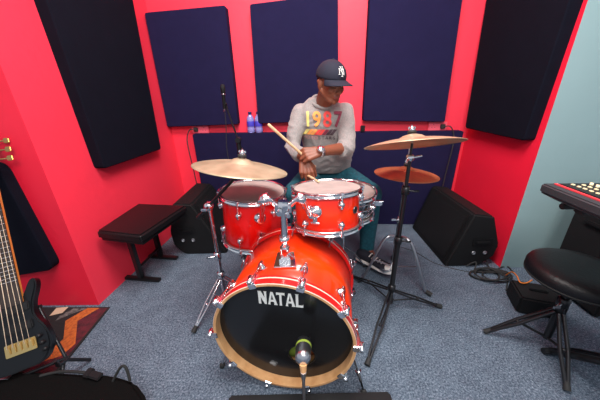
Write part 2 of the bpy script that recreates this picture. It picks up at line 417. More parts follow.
tomL_m = burst('red_lacquer_tom_shell', s2l(200, 3, 4), s2l(242, 14, 6), s2l(205, 3, 4), 0, .27)
tomR_m = burst('orange_red_lacquer_tom_shell', RO, ORG, s2l(240, 20, 6), 0, .174)
bass_m = burst('orange_burst_lacquer_bass_shell', s2l(240, 20, 6), s2l(255, 66, 5), s2l(226, 14, 6), -.06, .46)
tomL, frTL = drum('rack_tom', 'deep red lacquer rack tom under the left ride cymbal', 'drum', (-.25, 1.301, .72), (.049, -.005, 1), .172, .27, 6, tomL_m, a0=.25)
tomR, frTR = drum('rack_tom', 'shallower orange red rack tom right of centre, in front of the drummer', 'drum', (.127, 1.155, .784), (-.02, .119, 1), .160, .174, 6, tomR_m, badge=-.72, a0=-1.28)
snare, frS = drum('snare_drum', 'chrome shelled snare drum behind the orange rack tom', 'drum', (.275, 1.47, .652), (.03, -.02, 1), .180, .14, 8, M['chrome'], a0=.2)
for k in range(3):
    MB().ring(.173, [(0, .03+k*.035), (.004, .034+k*.035), (0, .038+k*.035)], frS, 64).build('shell_bead', M['chrome'], snare)
m = MB(); p = frS@V((.176, -.03, .07)); m.box((.03, .03, .09), frame(p, (.98, -.17, 0), (0, 0, 1)), .005); m.cyl(frS@V((.19, -.035, .08)), frS@V((.225, -.045, .085)), .006); m.build('strainer', M['chrome'], snare)
# snare stand
r = thing('snare_stand', 'chrome snare stand holding the snare drum behind the kit', 'stand', (.275, 1.47, 0))
m = MB(); m.cyl((.275, 1.47, .08), (.275, 1.47, .45), .012); m.build('pole', M['chrome'], r)
for k in range(3):
    a = 2*PI*k/3+.5; d = V((math.cos(a), math.sin(a), 0)); c = V((.275, 1.47, 0))
    MB().tube([c+V((0, 0, .26)), c+d*.1+V((0, 0, .17)), c+d*.22+V((0, 0, .014))], .007).build('leg', M['chrome'], r)
    mm = MB(); mm.cyl(c+d*.205+V((0, 0, .02)), c+d*.24+V((0, 0, .008)), .009); mm.build('rubber_foot', M['rubber'], r)
    mm = MB(); mm.tube([c+V((0, 0, .44)), c+d*.17+V((0, 0, .475)), c+d*.195+V((0, 0, .50)), c+d*.195+V((0, 0, .52))], .006); mm.build('basket_arm', M['chrome'], r)

# ------------------------------------------------------------------ bass drum
BC = V((-.082, .735, .301)); phi = .16; ti = -.02
bax = V((math.sin(phi)*math.cos(ti), math.cos(phi)*math.cos(ti), -math.sin(ti))); BR_ = .286; BLn = .402
frB = frame(BC, bax, (1, 0, 0))       # z from front to rear, x right, y = z cross x
Yl = frB.to_3x3()@V((0, 1, 0)); upsgn = 1 if Yl.z > 0 else -1
def bp(a, r, z): # angle a measured from right (0) anticlockwise up as seen from front
    return frB@V((r*math.cos(a), upsgn*r*math.sin(a), z))
bd = thing('bass_drum', 'large orange red bass drum with black front head lying on its side', 'drum', (BC.x, BC.y, 0))
m = MB(); Rs = .272
m.lathe([(Rs-.012, .036), (Rs, .036), (Rs, BLn-.036), (Rs-.012, BLn-.036)], frB, 96)
m.lathe([(Rs-.012, .036), (Rs-.012, BLn-.036)], frB, 96, 1); m.build('shell', [bass_m, M['wood']], bd, fr=frB)
# hoops: outer face red lacquer with cream inlay, edge and inside bare maple
for nm, z0, z1, edge in (('front_hoop', -.005, .040, -.005), ('rear_hoop', BLn-.040, BLn+.005, BLn+.005)):
    m = MB(); R1 = BR_; R0 = BR_-.013
    s = 1 if nm == 'front_hoop' else -1
    a, b = (z0, z1) if s == 1 else (z1, z0)
    m.lathe([(R0, a+s*.002), (R0+.002, a), (R1-.002, a)], frB, 96, 1, False)
    m.lathe([(R1-.002, a), (R1, a+s*.002)], frB, 96, 2, False)
    m.lathe([(R1, a+s*.002), (R1, a+s*.030)], frB, 96, 0, True)
    m.lathe([(R1, a+s*.030), (R1, a+s*.036)], frB, 96, 2, True)
    m.lathe([(R1, a+s*.036), (R1, b), (R0, b)], frB, 96, 0, False)
    m.lathe([(R0, b), (R0, a+s*.002)], frB, 96, 1, True)
    m.build(nm, [mat(nm+'_red_lacquer', s2l(225, 32, 30), .25, coat=1), M['wood'], M['inlay']], bd)
# front head with a port hole
hc = V((.070, upsgn*-.116, 0)); hr = .056
m = MB(); n = 96; vs = []; fs = []
zh = .034
for k in range(n):
    a = 2*PI*k/n; vs.append(frB@V((hc.x+hr*math.cos(a), hc.y+hr*math.sin(a), zh)))
for k in range(n):
    a = 2*PI*k/n; d = V((math.cos(a), math.sin(a), 0))
    bq = hc.dot(d); t = -bq+math.sqrt(max(0, bq*bq-(hc.length_squared-(BR_-.0125)**2)))
    q = hc+d*t; vs.append(frB@V((q.x, q.y, zh)))
for k in range(n): k2 = (k+1) % n; fs.append((k, k2, n+k2, n+k))
m.add(vs, fs, 0, True); hd = m.build('front_head', M['blackhead'], bd)
m = MB(); fh = frB@Matrix.Translation((hc.x, hc.y, zh)); m.ring(hr, [(-.002, -.002), (.003, -.003), (.003, .002), (-.002, .002)], fh, 48); m.build('port_ring', M['black'], bd)
MB().lathe([(BR_-.0125, BLn-.034), (.001, BLn-.034)], frB, 64).build('batter_head', M['head'], bd)
# muffling pillow inside, seen through the port
pl = MB(); pf = frB@Matrix.Translation((.0, upsgn*-.17, .17)); pl.ball(pf@V((0, 0, 0)), (.19, .075, .10), pf, 24); po = pl.build('muffling_cushion', [M['green'], M['orange']], bd)
for p in po.data.polygons:
    if p.center.x > .11: p.material_index = 1
# lettering on the head
def letters():
    # flared bold serif strokes in a 0..1 em box: list of polygons per letter
    N = [[(0, 0), (.22, 0), (.20, .06), (.20, .72), (.22, .78), (.2, 1), (-.04, 1), (0, .92)], [(0, 1), (.24, 1), (.62, .3), (.62, 0), (.5, 0), (.06, .80)], [(.54, .0), (.66, .0), (.68, .94), (.72, 1), (.46, 1), (.50, .94)]]
    A = [[(0, 0), (.22, 0), (.19, .06), (.40, .96), (.34, 1), (.26, 1), (.03, .06)], [(.34, 1), (.46, 1), (.76, .06), (.80, 0), (.50, 0), (.54, .06)], [(.2, .24), (.56, .24), (.52, .38), (.24, .38)]]
    T = [[(0, 1), (0, .78), (.05, .84), (.63, .84), (.68, .78), (.68, 1)], [(.22, 0), (.46, 0), (.43, .06), (.43, .9), (.25, .9), (.25, .06)]]
    Lr = [[(0, 0), (.22, .0), (.22, .94), (.26, 1), (-.02, 1), (.02, .94), (.02, .06)], [(.1, 0), (.60, 0), (.62, .26), (.54, .15), (.1, .15)]]
    return [(N, .76), (A, .72), (T, .72), (A, .82), (Lr, .6)]
def lettering(parent, org, xd, yd, nrm, size, sx, m, cb=None):
    x = 0; total = sum(w for _, w in letters())
    for polys, w in letters():
        mb = MB()
        for j, pg in enumerate(polys):
            loc = [((x+p[0]-total/2)*size*sx, (p[1]-.5)*size) for p in pg]
            mb.prism(loc, .0012+.0001*j, Matrix((xd, yd, nrm)).transposed().to_4x4().__class__(Matrix.Translation(org) @ Matrix((xd, yd, nrm)).transposed().to_4x4()))
        mb.build('letter', m, parent); x += w
xd = frB.to_3x3()@V((1, 0, 0)); yd = frB.to_3x3()@V((0, upsgn, 0)); nz = -(frB.to_3x3()@V((0, 0, 1)))
lettering(hd, frB@V((-.006, upsgn*.180, zh-.0006)), xd, yd, nz, .062, .77, M['white'])
# claws + T rods + lugs, front and rear
for k in range(10):
    a = 2*PI*k/10+.035
    for z0, s, nm in ((-.006, 1, 'claw'), (BLn+.006, -1, 'claw')):
        a = 2*PI*k/10+.035+(PI/10 if s < 0 else 0)
        m = MB(); d = (bp(a, 1, 0)-bp(a, 0, 0)); zz = frB.to_3x3()@V((0, 0, 1))*s
        c = bp(a, BR_, z0)
        f2 = frame(c, d, zz)
        m.box((.052, .030, .010), f2, .003, 0, (.024, 0, .006)); m.box((.008, .030, .022), f2, .003, 0, (.0, 0, -.004))
        m.lathe([(.011, -.014), (.013, -.006), (.010, .004), (.009, .02), (.001, .022)], frame(bp(a, BR_+.018, z0+s*.012), -zz), 14)
        m.cyl(bp(a, BR_+.016, z0+s*.012), bp(a, Rs+.016, z0+s*.10), .0035, n=8)
        cl = m.build(nm, M['chrome'], bd)
        if s < 0: continue
        m = MB(); lf = frame(bp(a, Rs-.001, z0+s*.115), d)
        m.lathe([(.019, 0), (.020, .004), (.014, .010), (.012, .02), (.007, .025), (.001, .026)], lf, 16)
        m.cyl(bp(a, Rs+.017, z0+s*.085), bp(a, Rs+.017, z0+s*.135), .008, n=10); m.build('lug', M['chrome'], bd)
# spurs
for sgn, a in ((-1, PI+.36), (1, -.36)):
    q = bp(a, Rs, .09); d = (bp(a, 1, 0)-bp(a, 0, 0)); foot = q+d*.05; foot = V((q.x+sgn*.07, q.y-(.02 if sgn < 0 else .075), .008))
    m = MB(); m.lathe([(.024, -.006), (.026, 0), (.022, .014), (.014, .022), (.001, .024)], frame(q, d), 20)
    m.cyl(q+d*.012+V((0, 0, .03)), q+d*.012-V((0, 0, .03)), .012)
    b2 = m.build('spur_bracket', M['chrome'], bd)
    m = MB(); t0 = q+d*.018+V((0, 0, .02)); m.cyl(t0, t0+(foot-t0)*.75, .0085); m.cyl(t0+(foot-t0)*.6, foot, .0055)
    m.cyl(t0+(foot-t0)*.55, t0+(foot-t0)*.62, .013); sp = m.build('spur_leg', M['chrome'], bd)
    m = MB(); m.lathe([(.001, -.008), (.012, -.006), (.013, .008), (.008, .016), (.001, .017)], frame(foot, (t0-foot)), 14); m.build('spur_foot', M['rubber'], sp)
# tom holder
tb = bp(PI/2+.02, Rs, .145); tu = V((0, 0, 1))
th = thing('tom_holder', 'chrome double tom mount standing on top of the bass drum shell', 'drum mount', tb)
m = MB(); f2 = frame(tb, bp(PI/2+.02, 1, 0)-bp(PI/2+.02, 0, 0), (1, 0, 0))
m.prism([(-.044, -.052), (.044, -.052), (.034, .050), (-.034, .050)], .012, f2, .003); m.prism([(-.022, -.026), (.022, -.026), (.018, .028), (-.018, .028)], .034, f2, .006)
m.cyl(tb+V((0, 0, .02)), tb+V((0, 0, .066)), .020); m.cyl(tb+V((.02, -.02, .045)), tb+V((.03, -.045, .045)), .008)
m.build('mount_base', M['chrome'], th)
T1 = tb+V((.002, 0, .235))
m = MB(); m.cyl(tb+V((0, 0, .03)), T1, .013); m.ring(.013, [(0, .09), (.007, .09), (.007, .115), (0, .115)], frame(tb, (0, 0, 1)), 20); m.build('post', M['chrome'], th)
m = MB(); m.box((.06, .05, .055), frame(T1, (0, 0, 1)), .012); m.cyl(T1+V((-.012, -.03, .0)), T1+V((-.012, -.055, 0)), .010); m.cyl(T1+V((.014, -.03, -.012)), T1+V((.02, -.05, -.012)), .008); m.build('clamp_block', M['chrome'], th)
for sg, tgt, fr_, R_, Lz in ((-1, tomL, frTL, .172, .19), (1, tomR, frTR, .160, .10)):
    c = fr_@V((0, 0, Lz)); p0 = T1+V((sg*.028, 0, .012)); dd = (p0-c); axz = fr_.to_3x3()@V((0, 0, 1)); dd = (dd-axz*dd.dot(axz)).normalized()
    q = c+dd*(R_+.012)
    mid = V((p0.x+sg*.038, p0.y-.004, p0.z+.026))
    m = MB(); m.tube(bez([p0, mid, q+dd*.012], 6), .0105, 12); m.ball(mid, .021, n=16); m.build('tom_arm', M['chrome'], th)
    m = MB(); m.cyl(mid+V((0, -.018, .005)), mid+V((0, -.042, .008)), .0085); m.box((.034, .007, .010), frame(mid+V((0, -.042, .008)), (0, 0, 1)), .002); m.ring(.021, [(-.002, -.006), (.005, -.006), (.005, .006), (-.002, .006)], frame(mid, (sg, 0, .5)), 20)
    m.build('wing_nut', M['chrome'], th)
    # bracket on the tom
    m = MB(); lf = frame(c+dd*(R_-.012), dd, axz); m.lathe([(.030, 0), (.031, .006), (.024, .014), (.016, .020), (.001, .022)], lf, 24)
    m.box((.05, .026, .02), lf, .005, 0, (0, 0, .018)); m.build('mount_bracket', M['chrome'], tgt)
# round bracket visible on the front of the right tom
a = -1.98; d = V((math.cos(a), math.sin(a), 0)); lf = frame(frTR@(d*(.160-.009)+V((0, 0, .105))), frTR.to_3x3()@d, frTR.to_3x3()@V((0, 0, 1)))
m = MB(); m.lathe([(.028, 0), (.030, .006), (.026, .014), (.018, .022), (.001, .025)], lf, 24); m.box((.03, .02, .02), lf, .004, 0, (-.035, 0, .012)); m.cyl(lf@V((-.05, .02, .014)), lf@V((-.05, -.02, .014)), .006)
m.build('mount_plate', M['chrome'], tomR)
a = -.62; d = V((math.cos(a), math.sin(a), 0)); lf = frame(frTL@(d*(.172-.009)+V((0, 0, .06))), frTL.to_3x3()@d, frTL.to_3x3()@V((0, 0, 1)))
m = MB(); m.lathe([(.022, 0), (.024, .006), (.019, .014), (.012, .02), (.001, .022)], lf, 20); m.build('mount_plate', M['chrome'], tomL)

# ------------------------------------------------------------------ cymbals and stands
def cymbal(name, label, c, ax, R, m, bell=.055, group=None):
    fr = frame(c, ax); root = thing(name, label, 'cymbal', c, group); h = .012
    prof = [(.006, .030), (bell*.35, .029), (bell*.7, .023), (bell, .012), (bell*1.15, .008)]
    for i in range(1, 15):
        t = i/14; r = bell*1.15+(R-bell*1.15)*t; prof.append((r, .008-.026*t**1.6+(.0006 if i % 2 else 0)))
    up = prof; dn = [(r, z-.002) for r, z in reversed(prof)]
    MB().lathe(up+dn, fr, 96).build('cymbal_plate', m, root, fr=fr)
    mm = MB(); mm.lathe([(.001, .034), (.018, .034), (.020, .040), (.018, .046), (.001, .046)], fr, 20); mm.build('felt', M['rubber'], root)
    mm = MB(); mm.cyl(fr@V((0, 0, -.012)), fr@V((0, 0, .07)), .004); mm.lathe([(.012, .046), (.013, .05), (.011, .062), (.006, .064)], fr, 16); mm.box((.034, .008, .012), fr, .003, 0, (0, 0, .058)); mm.build('wing_nut', M['chrome'], root)
    return root, fr

def tripod(root, c, hub, spread, angles, m, rl=.0055, foot_len=.03, double=True, zlow=.05, name='leg'):
    c = V(c)
    for i, (a, L) in enumerate(angles):
        d = V((math.cos(a), math.sin(a), 0)); t = V((-d.y, d.x, 0))
        foot = c+d*L+V((0, 0, .012)); top = c+d*.018+V((0, 0, hub)); mb = MB()
        offs = (-.009, .009) if double else (0,)
        for o in offs: mb.tube([top+t*o, top+(foot-top)*.5+t*o*1.6, foot+t*o*.3], rl, 8)
        mb.tube([c+d*.015+V((0, 0, zlow)), top+(foot-top)*.5], rl*.8, 8)
        mb.ball(top+(foot-top)*.5, .009, n=8)
        lg = mb.build(name, m, root)
        fb = MB(); e = (foot-top).normalized(); fb.cyl(foot-e*.03, foot+e*.004, .011, .014, 12); fb.build('rubber_foot', M['rubber'], lg)

# crash, right, black pole
CR = V((.52, 1.20, .985)); 
crash, f_ = cymbal('crash_cymbal', 'large tilted brass crash cymbal on the black stand right of the drummer', CR, (-.033, .30, 1), .215, M['brassb'], .06)
cs = thing('cymbal_stand', 'black double braced cymbal stand holding the crash cymbal on the right', 'stand', (.515, 1.185, 0))
cx, cy = .515, 1.185
m = MB(); m.cyl((cx, cy, .06), (cx, cy, .48), .0135); m.cyl((cx, cy, .46), (cx, cy, .76), .0105); m.cyl((cx, cy, .74), (cx, cy, .91), .0085); m.tube([(cx, cy, .91), (cx, cy, .93), CR-V((-.033, .30, 1)).normalized()*.012], .006); m.build('pole', M['blackmetal'], cs)
for z in (.47, .75):
    m = MB(); m.lathe([(.0135, z-.022), (.019, z-.020), (.019, z+.018), (.0135, z+.02)], frame((cx, cy, 0), (0, 0, 1)), 16); m.cyl((cx+.015, cy-.01, z), (cx+.045, cy-.02, z), .005); m.box((.026, .006, .012), frame((cx+.046, cy-.02, z), (0, 0, 1)), .002); m.build('collar', M['blackmetal'], cs)
m = MB(); m.lathe([(.012, .895), (.018, .899), (.018, .92), (.012, .925)], frame((cx, cy, 0), (0, 0, 1)), 16); m.cyl((cx+.012, cy, .91), (cx+.05, cy-.01, .92), .005); m.build('tilter', M['chrome'], cs)
m = MB(); m.lathe([(.0135, .13), (.021, .135), (.021, .17), (.0135, .175)], frame((cx, cy, 0), (0, 0, 1)), 16); m.build('leg_collar', M['blackmetal'], cs); m = MB(); m.lathe([(.0135, .045), (.02, .05), (.02, .075), (.0135, .08)], frame((cx, cy, 0), (0, 0, 1)), 16); m.build('leg_collar', M['blackmetal'], cs)
fa = V((.298, .833, 0))-V((cx, cy, 0)); fb_ = V((.816, 1.175, 0))-V((cx, cy, 0)); fc = V((.345, 1.47, 0))-V((cx, cy, 0))
tripod(cs, (cx, cy, 0), .13, 0, [(math.atan2(q.y, q.x), q.length) for q in (fa, fb_, fc)], M['blackmetal'], zlow=.06)

# hi-hat
HX, HY = .618, 1.447
hr_ = thing('hi_hat_stand', 'chrome hi-hat stand with foot pedal beside the drummer\'s sneaker', 'stand', (HX, HY, 0))
hh, f_ = cymbal('hi_hat_cymbal', 'upper copper brown hi-hat cymbal below the crash', (HX, HY, .767), (.048, .03, 1), .178, M['copper'], .045, 'hi-hat pair')
m = MB(); m.cyl((HX, HY, .05), (HX, HY, .46), .012); m.cyl((HX, HY, .45), (HX, HY, .725), .0085); m.cyl((HX, HY, .72), (HX, HY, .90), .003); m.build('pole', M['steel'], hr_)
lh = thing('hi_hat_cymbal', 'lower copper brown hi-hat cymbal facing down under its twin', 'cymbal', (HX, HY, .735), 'hi-hat pair')
fr = frame((HX, HY, .735), (-.048, -.03, -1)); prof = [(.01, .026), (.03, .022), (.045, .011), (.06, .006)]+[(.06+.118*i/8, .006-.018*(i/8)**1.6) for i in range(1, 9)]
MB().lathe(prof+[(a, b-.0016) for a, b in reversed(prof)], fr, 72).build('cymbal_plate', M['copper'], lh)
for z in (.455, .30):
    m = MB(); m.lathe([(.012, z-.02), (.018, z-.018), (.018, z+.018), (.012, z+.02)], frame((HX, HY, 0), (0, 0, 1)), 16); m.cyl((HX-.012, HY-.01, z), (HX-.045, HY-.02, z+.01), .005); m.box((.028, .006, .014), frame((HX-.045, HY-.02, z+.01), (0, 0, 1)), .002); m.build('collar', M['chrome'], hr_)
for foot in (V((.795, 1.283, .012)), V((.395, 1.42, .012)), V((.70, 1.66, .012))):
    d = foot-V((HX, HY, 0)); d.z = 0; top = V((HX, HY, .34))+d.normalized()*.02; m = MB()
    m.tube(bez([top, V((HX, HY, .31))+d*.4, foot+V((0, 0, .03))-d*.12, foot], 6), .0085, 10); m.tube([V((HX, HY, .10)), V((HX, HY, .17))+d*.6], .005)
    lg = m.build('leg', M['steel'], hr_); MB().cyl(foot-d.normalized()*.015+V((0, 0, .008)), foot+d.normalized()*.02, .013, .015).build('rubber_foot', M['rubber'], lg)
# pedal plate under the foot, toe to heel away from the stand
pa = V((.575, 1.40, .10)); pb = V((.50, 1.66, .022)); dv = (pb-pa); pf = frame((pa+pb)/2, dv.cross(V((0, 0, 1))).cross(dv)*1, dv)
pf = frame((pa+pb)/2, dv.cross(V((0, 0, 1))).cross(dv), dv)
m = MB(); m.box((dv.length, .075, .010), pf, .003)
for k in range(9): m.box((.008, .06, .003), pf, 0, 0, (-dv.length/2+.03+k*.025, 0, .006 if (pf.to_3x3()@V((0, 0, 1))).z > 0 else -.006))
pd = m.build('pedal_plate', M['steel'], hr_)
m = MB(); m.box((.05, .085, .03), frame(V((pb.x, pb.y+.03, .017)), (0, 0, 1), dv.xy.to_3d()), .004); m.tube([(pb.x, pb.y, .012), (HX, HY, .03)], .005); m.tube([(pa.x, pa.y, .10), (HX, HY, .16)], .004); m.build('heel_plate', M['steel'], hr_)

# ride, left, boom
RX, RY = -.475, 1.25
RC = V((-.261, 1.151, .905))
ride, f_ = cymbal('ride_cymbal', 'wide brass ride cymbal tilted over the deep red rack tom', RC, (.152, .11, 1), .211, M['brass'], .053)
rs = thing('cymbal_stand', 'chrome boom cymbal stand with tripod left of the bass drum', 'stand', (RX, RY, 0))
m = MB(); m.cyl((RX, RY, .06), (RX, RY, .36), .0135); m.cyl((RX, RY, .34), (RX, RY, .65), .0105); m.build('pole', M['chrome'], rs)
m = MB(); m.lathe([(.0135, .33), (.02, .335), (.02, .375), (.0135, .38)], frame((RX, RY, 0), (0, 0, 1)), 16); m.cyl((RX-.015, RY-.01, .355), (RX-.045, RY-.02, .355), .005); m.box((.026, .006, .014), frame((RX-.046, RY-.02, .355), (0, 0, 1)), .002); m.build('collar', M['chrome'], rs)
m = MB(); m.lathe([(.0135, .19), (.021, .195), (.021, .24), (.0135, .245)], frame((RX, RY, 0), (0, 0, 1)), 16); m.build('leg_collar', M['chrome'], rs); m = MB(); m.lathe([(.0135, .045), (.02, .05), (.02, .075), (.0135, .08)], frame((RX, RY, 0), (0, 0, 1)), 16); m.build('leg_collar', M['chrome'], rs)
tp = V((RX, RY, .665)); e = RC-V((.152, .11, 1)).normalized()*.03; bdv = (e-tp).normalized(); 
m = MB(); m.lathe([(.001, -.026), (.022, -.024), (.024, 0), (.022, .024), (.001, .026)], frame(tp, (0, -1, 0)), 20); m.cyl(tp+V((0, -.02, 0)), tp+V((-.01, -.055, 0)), .007); m.cyl(tp+V((0, 0, -.03)), tp, .014); m.box((.03, .006, .014), frame(tp+V((-.01, -.056, 0)), (0, 0, 1)), .002); m.build('boom_clamp', M['chrome'], rs)
m = MB(); m.cyl(tp-bdv*.12, e, .0082); m.cyl(tp-bdv*.135, tp-bdv*.10, .011); m.cyl(e-bdv*.03, e+bdv*.012, .012); m.cyl(e, RC, .005); m.build('boom_arm', M['blackmetal'], rs)
fa = V((-.596, 1.041, 0))-V((RX, RY, 0))
aa = math.atan2(fa.y, fa.x)
tripod(rs, (RX, RY, 0), .20, 0, [(aa, fa.length), (aa+2.1, .27), (aa-2.15, .24)], M['chrome'], zlow=.06)
# ------------------------------------------------------------------ microphones
MX, MY = -.44, 1.98
ms = thing('microphone_stand', 'black boom microphone stand behind the ride cymbal', 'stand', (-0.4529, 1.98, 0))
mb0 = V((-0.4529, 1.98, 0)); mclutch = V((-0.4695, 1.98, 0.8825)); mtop = V((-0.5079, 1.96, 1.124))
m = MB(); m.lathe([(.001, .0), (.085, .001), (.085, .014), (.04, .022), (.015, .03), (.001, .03)], frame(mb0, (0, 0, 1)), 32); m.build('round_base', M['black'], ms)
m = MB(); m.cyl(mb0+V((0, 0, .02)), (mb0.x, mb0.y, mclutch.z-.10), .011); m.cyl((mb0.x, mb0.y, mclutch.z-.12), (mb0.x, mb0.y, mclutch.z-.01), .017); m.build('pole', M['black'], ms)
jt = V((mb0.x, mb0.y, mclutch.z)); m = MB(); m.cyl(jt+V((0, -.025, 0)), jt+V((0, .025, 0)), .02); m.cyl(jt-V((0, 0, .03)), jt, .014); m.build('clutch', M['black'], ms)
bd2 = (mtop-jt).normalized(); m = MB(); m.cyl(jt-bd2*.08, mtop, .006); m.cyl(jt-bd2*.10, jt-bd2*.06, .011); m.build('boom_arm', M['blackmetal'], ms)
m = MB(); m.cyl(mtop-bd2*.015, mtop+bd2*.02, .009); m.cyl(mtop+bd2*.01, mtop+bd2*.01+V((0, -.02, .012)), .012); m.build('microphone_clip', M['black'], ms)
mt = V((-0.5055, 1.93, 1.266)); mbm = V((-0.5158, 1.94, 1.106))
mr = thing('microphone', 'slim black overhead microphone above the ride cymbal', 'microphone', mbm)
dd = (mt-mbm); m = MB(); L_ = dd.length; m.lathe([(.001, 0), (.009, 0), (.010, .004), (.012, L_*.55), (.0135, L_*.6), (.0135, L_*.62), (.012, L_*.63)], frame(mbm, dd), 20); m.build('microphone_body', M['black'], mr)
m = MB(); m.lathe([(.0125, L_*.63), (.0155, L_*.68), (.0165, L_*.85), (.013, L_*.97), (.001, L_)], frame(mbm, dd), 20); m.build('microphone_head', M['grille'], mr)
m = MB(); m.lathe([(.0128, L_*.58), (.0142, L_*.585), (.0142, L_*.615), (.0128, L_*.62)], frame(mbm, dd), 20); m.lathe([(.001, -.018), (.008, -.018), (.008, 0)], frame(mbm, dd), 16); m.build('microphone_ring', M['steel'], mr)
tag(MB().tube(bez([mbm-dd.normalized()*.016, V((-0.5221, 1.95, 0.9959)), V((-0.541, 1.96, 0.813)), V((-0.525, 1.97, 0.6541)), mb0+V((.02, -.04, .45)), mb0+V((.05, -.05, .06)), mb0+V((.12, .02, .006)), mb0+V((.30, .10, .006))], 8), .003, 8).build('microphone_cable', M['rubber']), 'thin black cable hanging from the overhead microphone', 'cable')
# kick microphone
kt = V((-0.001349, 0.66, 0.383)); ke = V((-0.006614, 0.6, 0.3438))
kr = thing('microphone', 'thick black and green banded kick microphone at the bass drum port', 'microphone', ke)
kd = V((.01, .16, -.035)).normalized(); kc = V((-0.002427, 0.615, 0.3722)); kf = frame(kc, kd)
m = MB(); m.lathe([(.001, .075), (.018, .074), (.026, .068), (.028, .060), (.028, .046)], kf, 32); m.build('grille', M['blackmetal'], kr)
m = MB(); m.lathe([(.0285, .046), (.0285, .040), (.0275, .036)], kf, 32); m.build('coloured_band', M['green'], kr)
m = MB(); m.lathe([(.0275, .036), (.027, .0), (.025, -.014), (.016, -.022), (.001, -.024)], kf, 32); m.build('microphone_body', M['steel'], kr)
kst = thing('microphone_stand', 'short chrome stand holding the kick microphone in front of the bass drum', 'stand', (kc.x, .60, 0))
kb = V((kc.x, .60, 0)); jn = kc+V((0, -.034, -.03))
m = MB(); m.lathe([(.001, 0), (.075, .001), (.075, .012), (.02, .02), (.001, .02)], frame(kb, (0, 0, 1)), 28); m.build('round_base', M['black'], kst)
m = MB(); m.cyl(kb+V((0, 0, .01)), (kb.x, kb.y-.02, jn.z-.03), .0055); m.cyl((kb.x, kb.y-.02, jn.z-.035), jn, .007, .010); m.build('pole', M['steel'], kst)
m = MB(); m.cyl((kb.x, kb.y, .075), (kb.x, kb.y, .10), .013); m.box((.05, .02, .022), frame((kb.x-.01, kb.y-.005, .088), (0, 0, 1)), .004); m.cyl((kb.x-.02, kb.y-.01, .088), (kb.x-.04, kb.y-.03, .088), .008); m.build('clamp', M['blackmetal'], kst)
m = MB(); m.cyl(jn+V((0, 0, -.012)), jn+V((0, .012, .02)), .009, .013); m.build('swivel', M['wood'], kst)
# flat black case at the bottom edge
PC = [V((-0.3122, 0.6915, 0.06)), V((0.3433, 0.6618, 0.06))]
m = MB(); x0, x1, yb = PC[0].x, PC[1].x+.01, PC[0].y
m.box((x1-x0, .26, .052), frame(((x0+x1)/2, yb-.13, .026), (0, 0, 1)), .008); 
pc = thing('pedal_case', 'flat black case lying on the carpet in front of the bass drum', 'case', ((x0+x1)/2, yb-.13, 0)); m.build('case_body', M['black'], pc)
m = MB(); m.box((.10, .012, .02), frame(((x0+x1)/2-.0, yb-.272, .03), (0, 0, 1)), .004); m.build('handle', M['rubber'], pc)
for s in (-.2, .2):
    m = MB(); m.box((.03, .006, .03), frame(((x0+x1)/2+s*.8, yb-.263, .032), (0, 0, 1)), .002); m.build('latch', M['steel'], pc)

# ------------------------------------------------------------------ floor monitors
def monitor(label, prof, y0, y1, xs, skew=0.):
    # prof: points (x,z) of the end cap: bottom-front, top ridge, top-back, back, bottom-back
    r = thing('stage_monitor', label, 'speaker', ((prof[0][0]+prof[-1][0])/2, (y0+y1)/2, 0))
    N = len(prof); pts = [(x, y0+skew*(x-prof[0][0]), z) for x, z in prof]+[(x, y1, z) for x, z in prof]
    MB().hull(pts, .012).build('cabinet', M['carpetbox'], r)
    a, b = V((prof[0][0], 0, prof[0][1])), V((prof[1][0], 0, prof[1][1])); d = (b-a); n = V((-d.z, 0, d.x)).normalized()
    if n.x*xs < 0: n = -n
    c = (a+b)/2; c.y = (y0+y1)/2+.005; f = frame(c+n*.0, n, (0, 1, 0))
    MB().box((abs(y1-y0)-.09, d.length-.09, .012), f, .004, 0, (0, 0, .003)).build('grille', M['grille'], r)
    for s in (-1, 1):
        m = MB(); m.box((.012, d.length-.05, .01), f, .003, 0, (s*(abs(y1-y0)/2-.028), 0, .002)); m.build('edge_rib', M['black'], r)
    # end cap furniture: handle recess, sockets, knobs
    cx_ = sum(p[0] for p in prof)/N; cz_ = sum(p[1] for p in prof)/N
    ef = frame((cx_, y0+skew*(cx_-prof[0][0])-.001, cz_), (skew, -1, 0), (1, 0, 0))
    m = MB(); m.box((.13, .055, .008), ef, .003, 0, (0, .03, .003)); m.box((.10, .014, .02), ef, .004, 0, (0, .03, .012)); m.build('handle', M['black'], r)
    for k in range(2):
        m = MB(); m.lathe([(.014, 0), (.014, .005), (.010, .006), (.009, .001), (.001, .001)], frame(ef@V((-.04+.08*k, -.06, 0)), (skew, -1, 0)), 18); m.build('socket', M['steel'], r)
    return r
monitor('black wedge stage monitor lying on floor by the right pink wall', [(1.045, 0), (1.17, .42), (1.31, .40), (1.40, .17), (1.385, .08), (1.29, 0)], 1.56, 2.16, -1)
monitor('black wedge stage monitor against the left wall behind the black bench', [(-.60, 0), (-.82, .44), (-.96, .45), (-1.03, .2), (-1.02, .08), (-.95, 0)], 1.80, 2.30, 1)

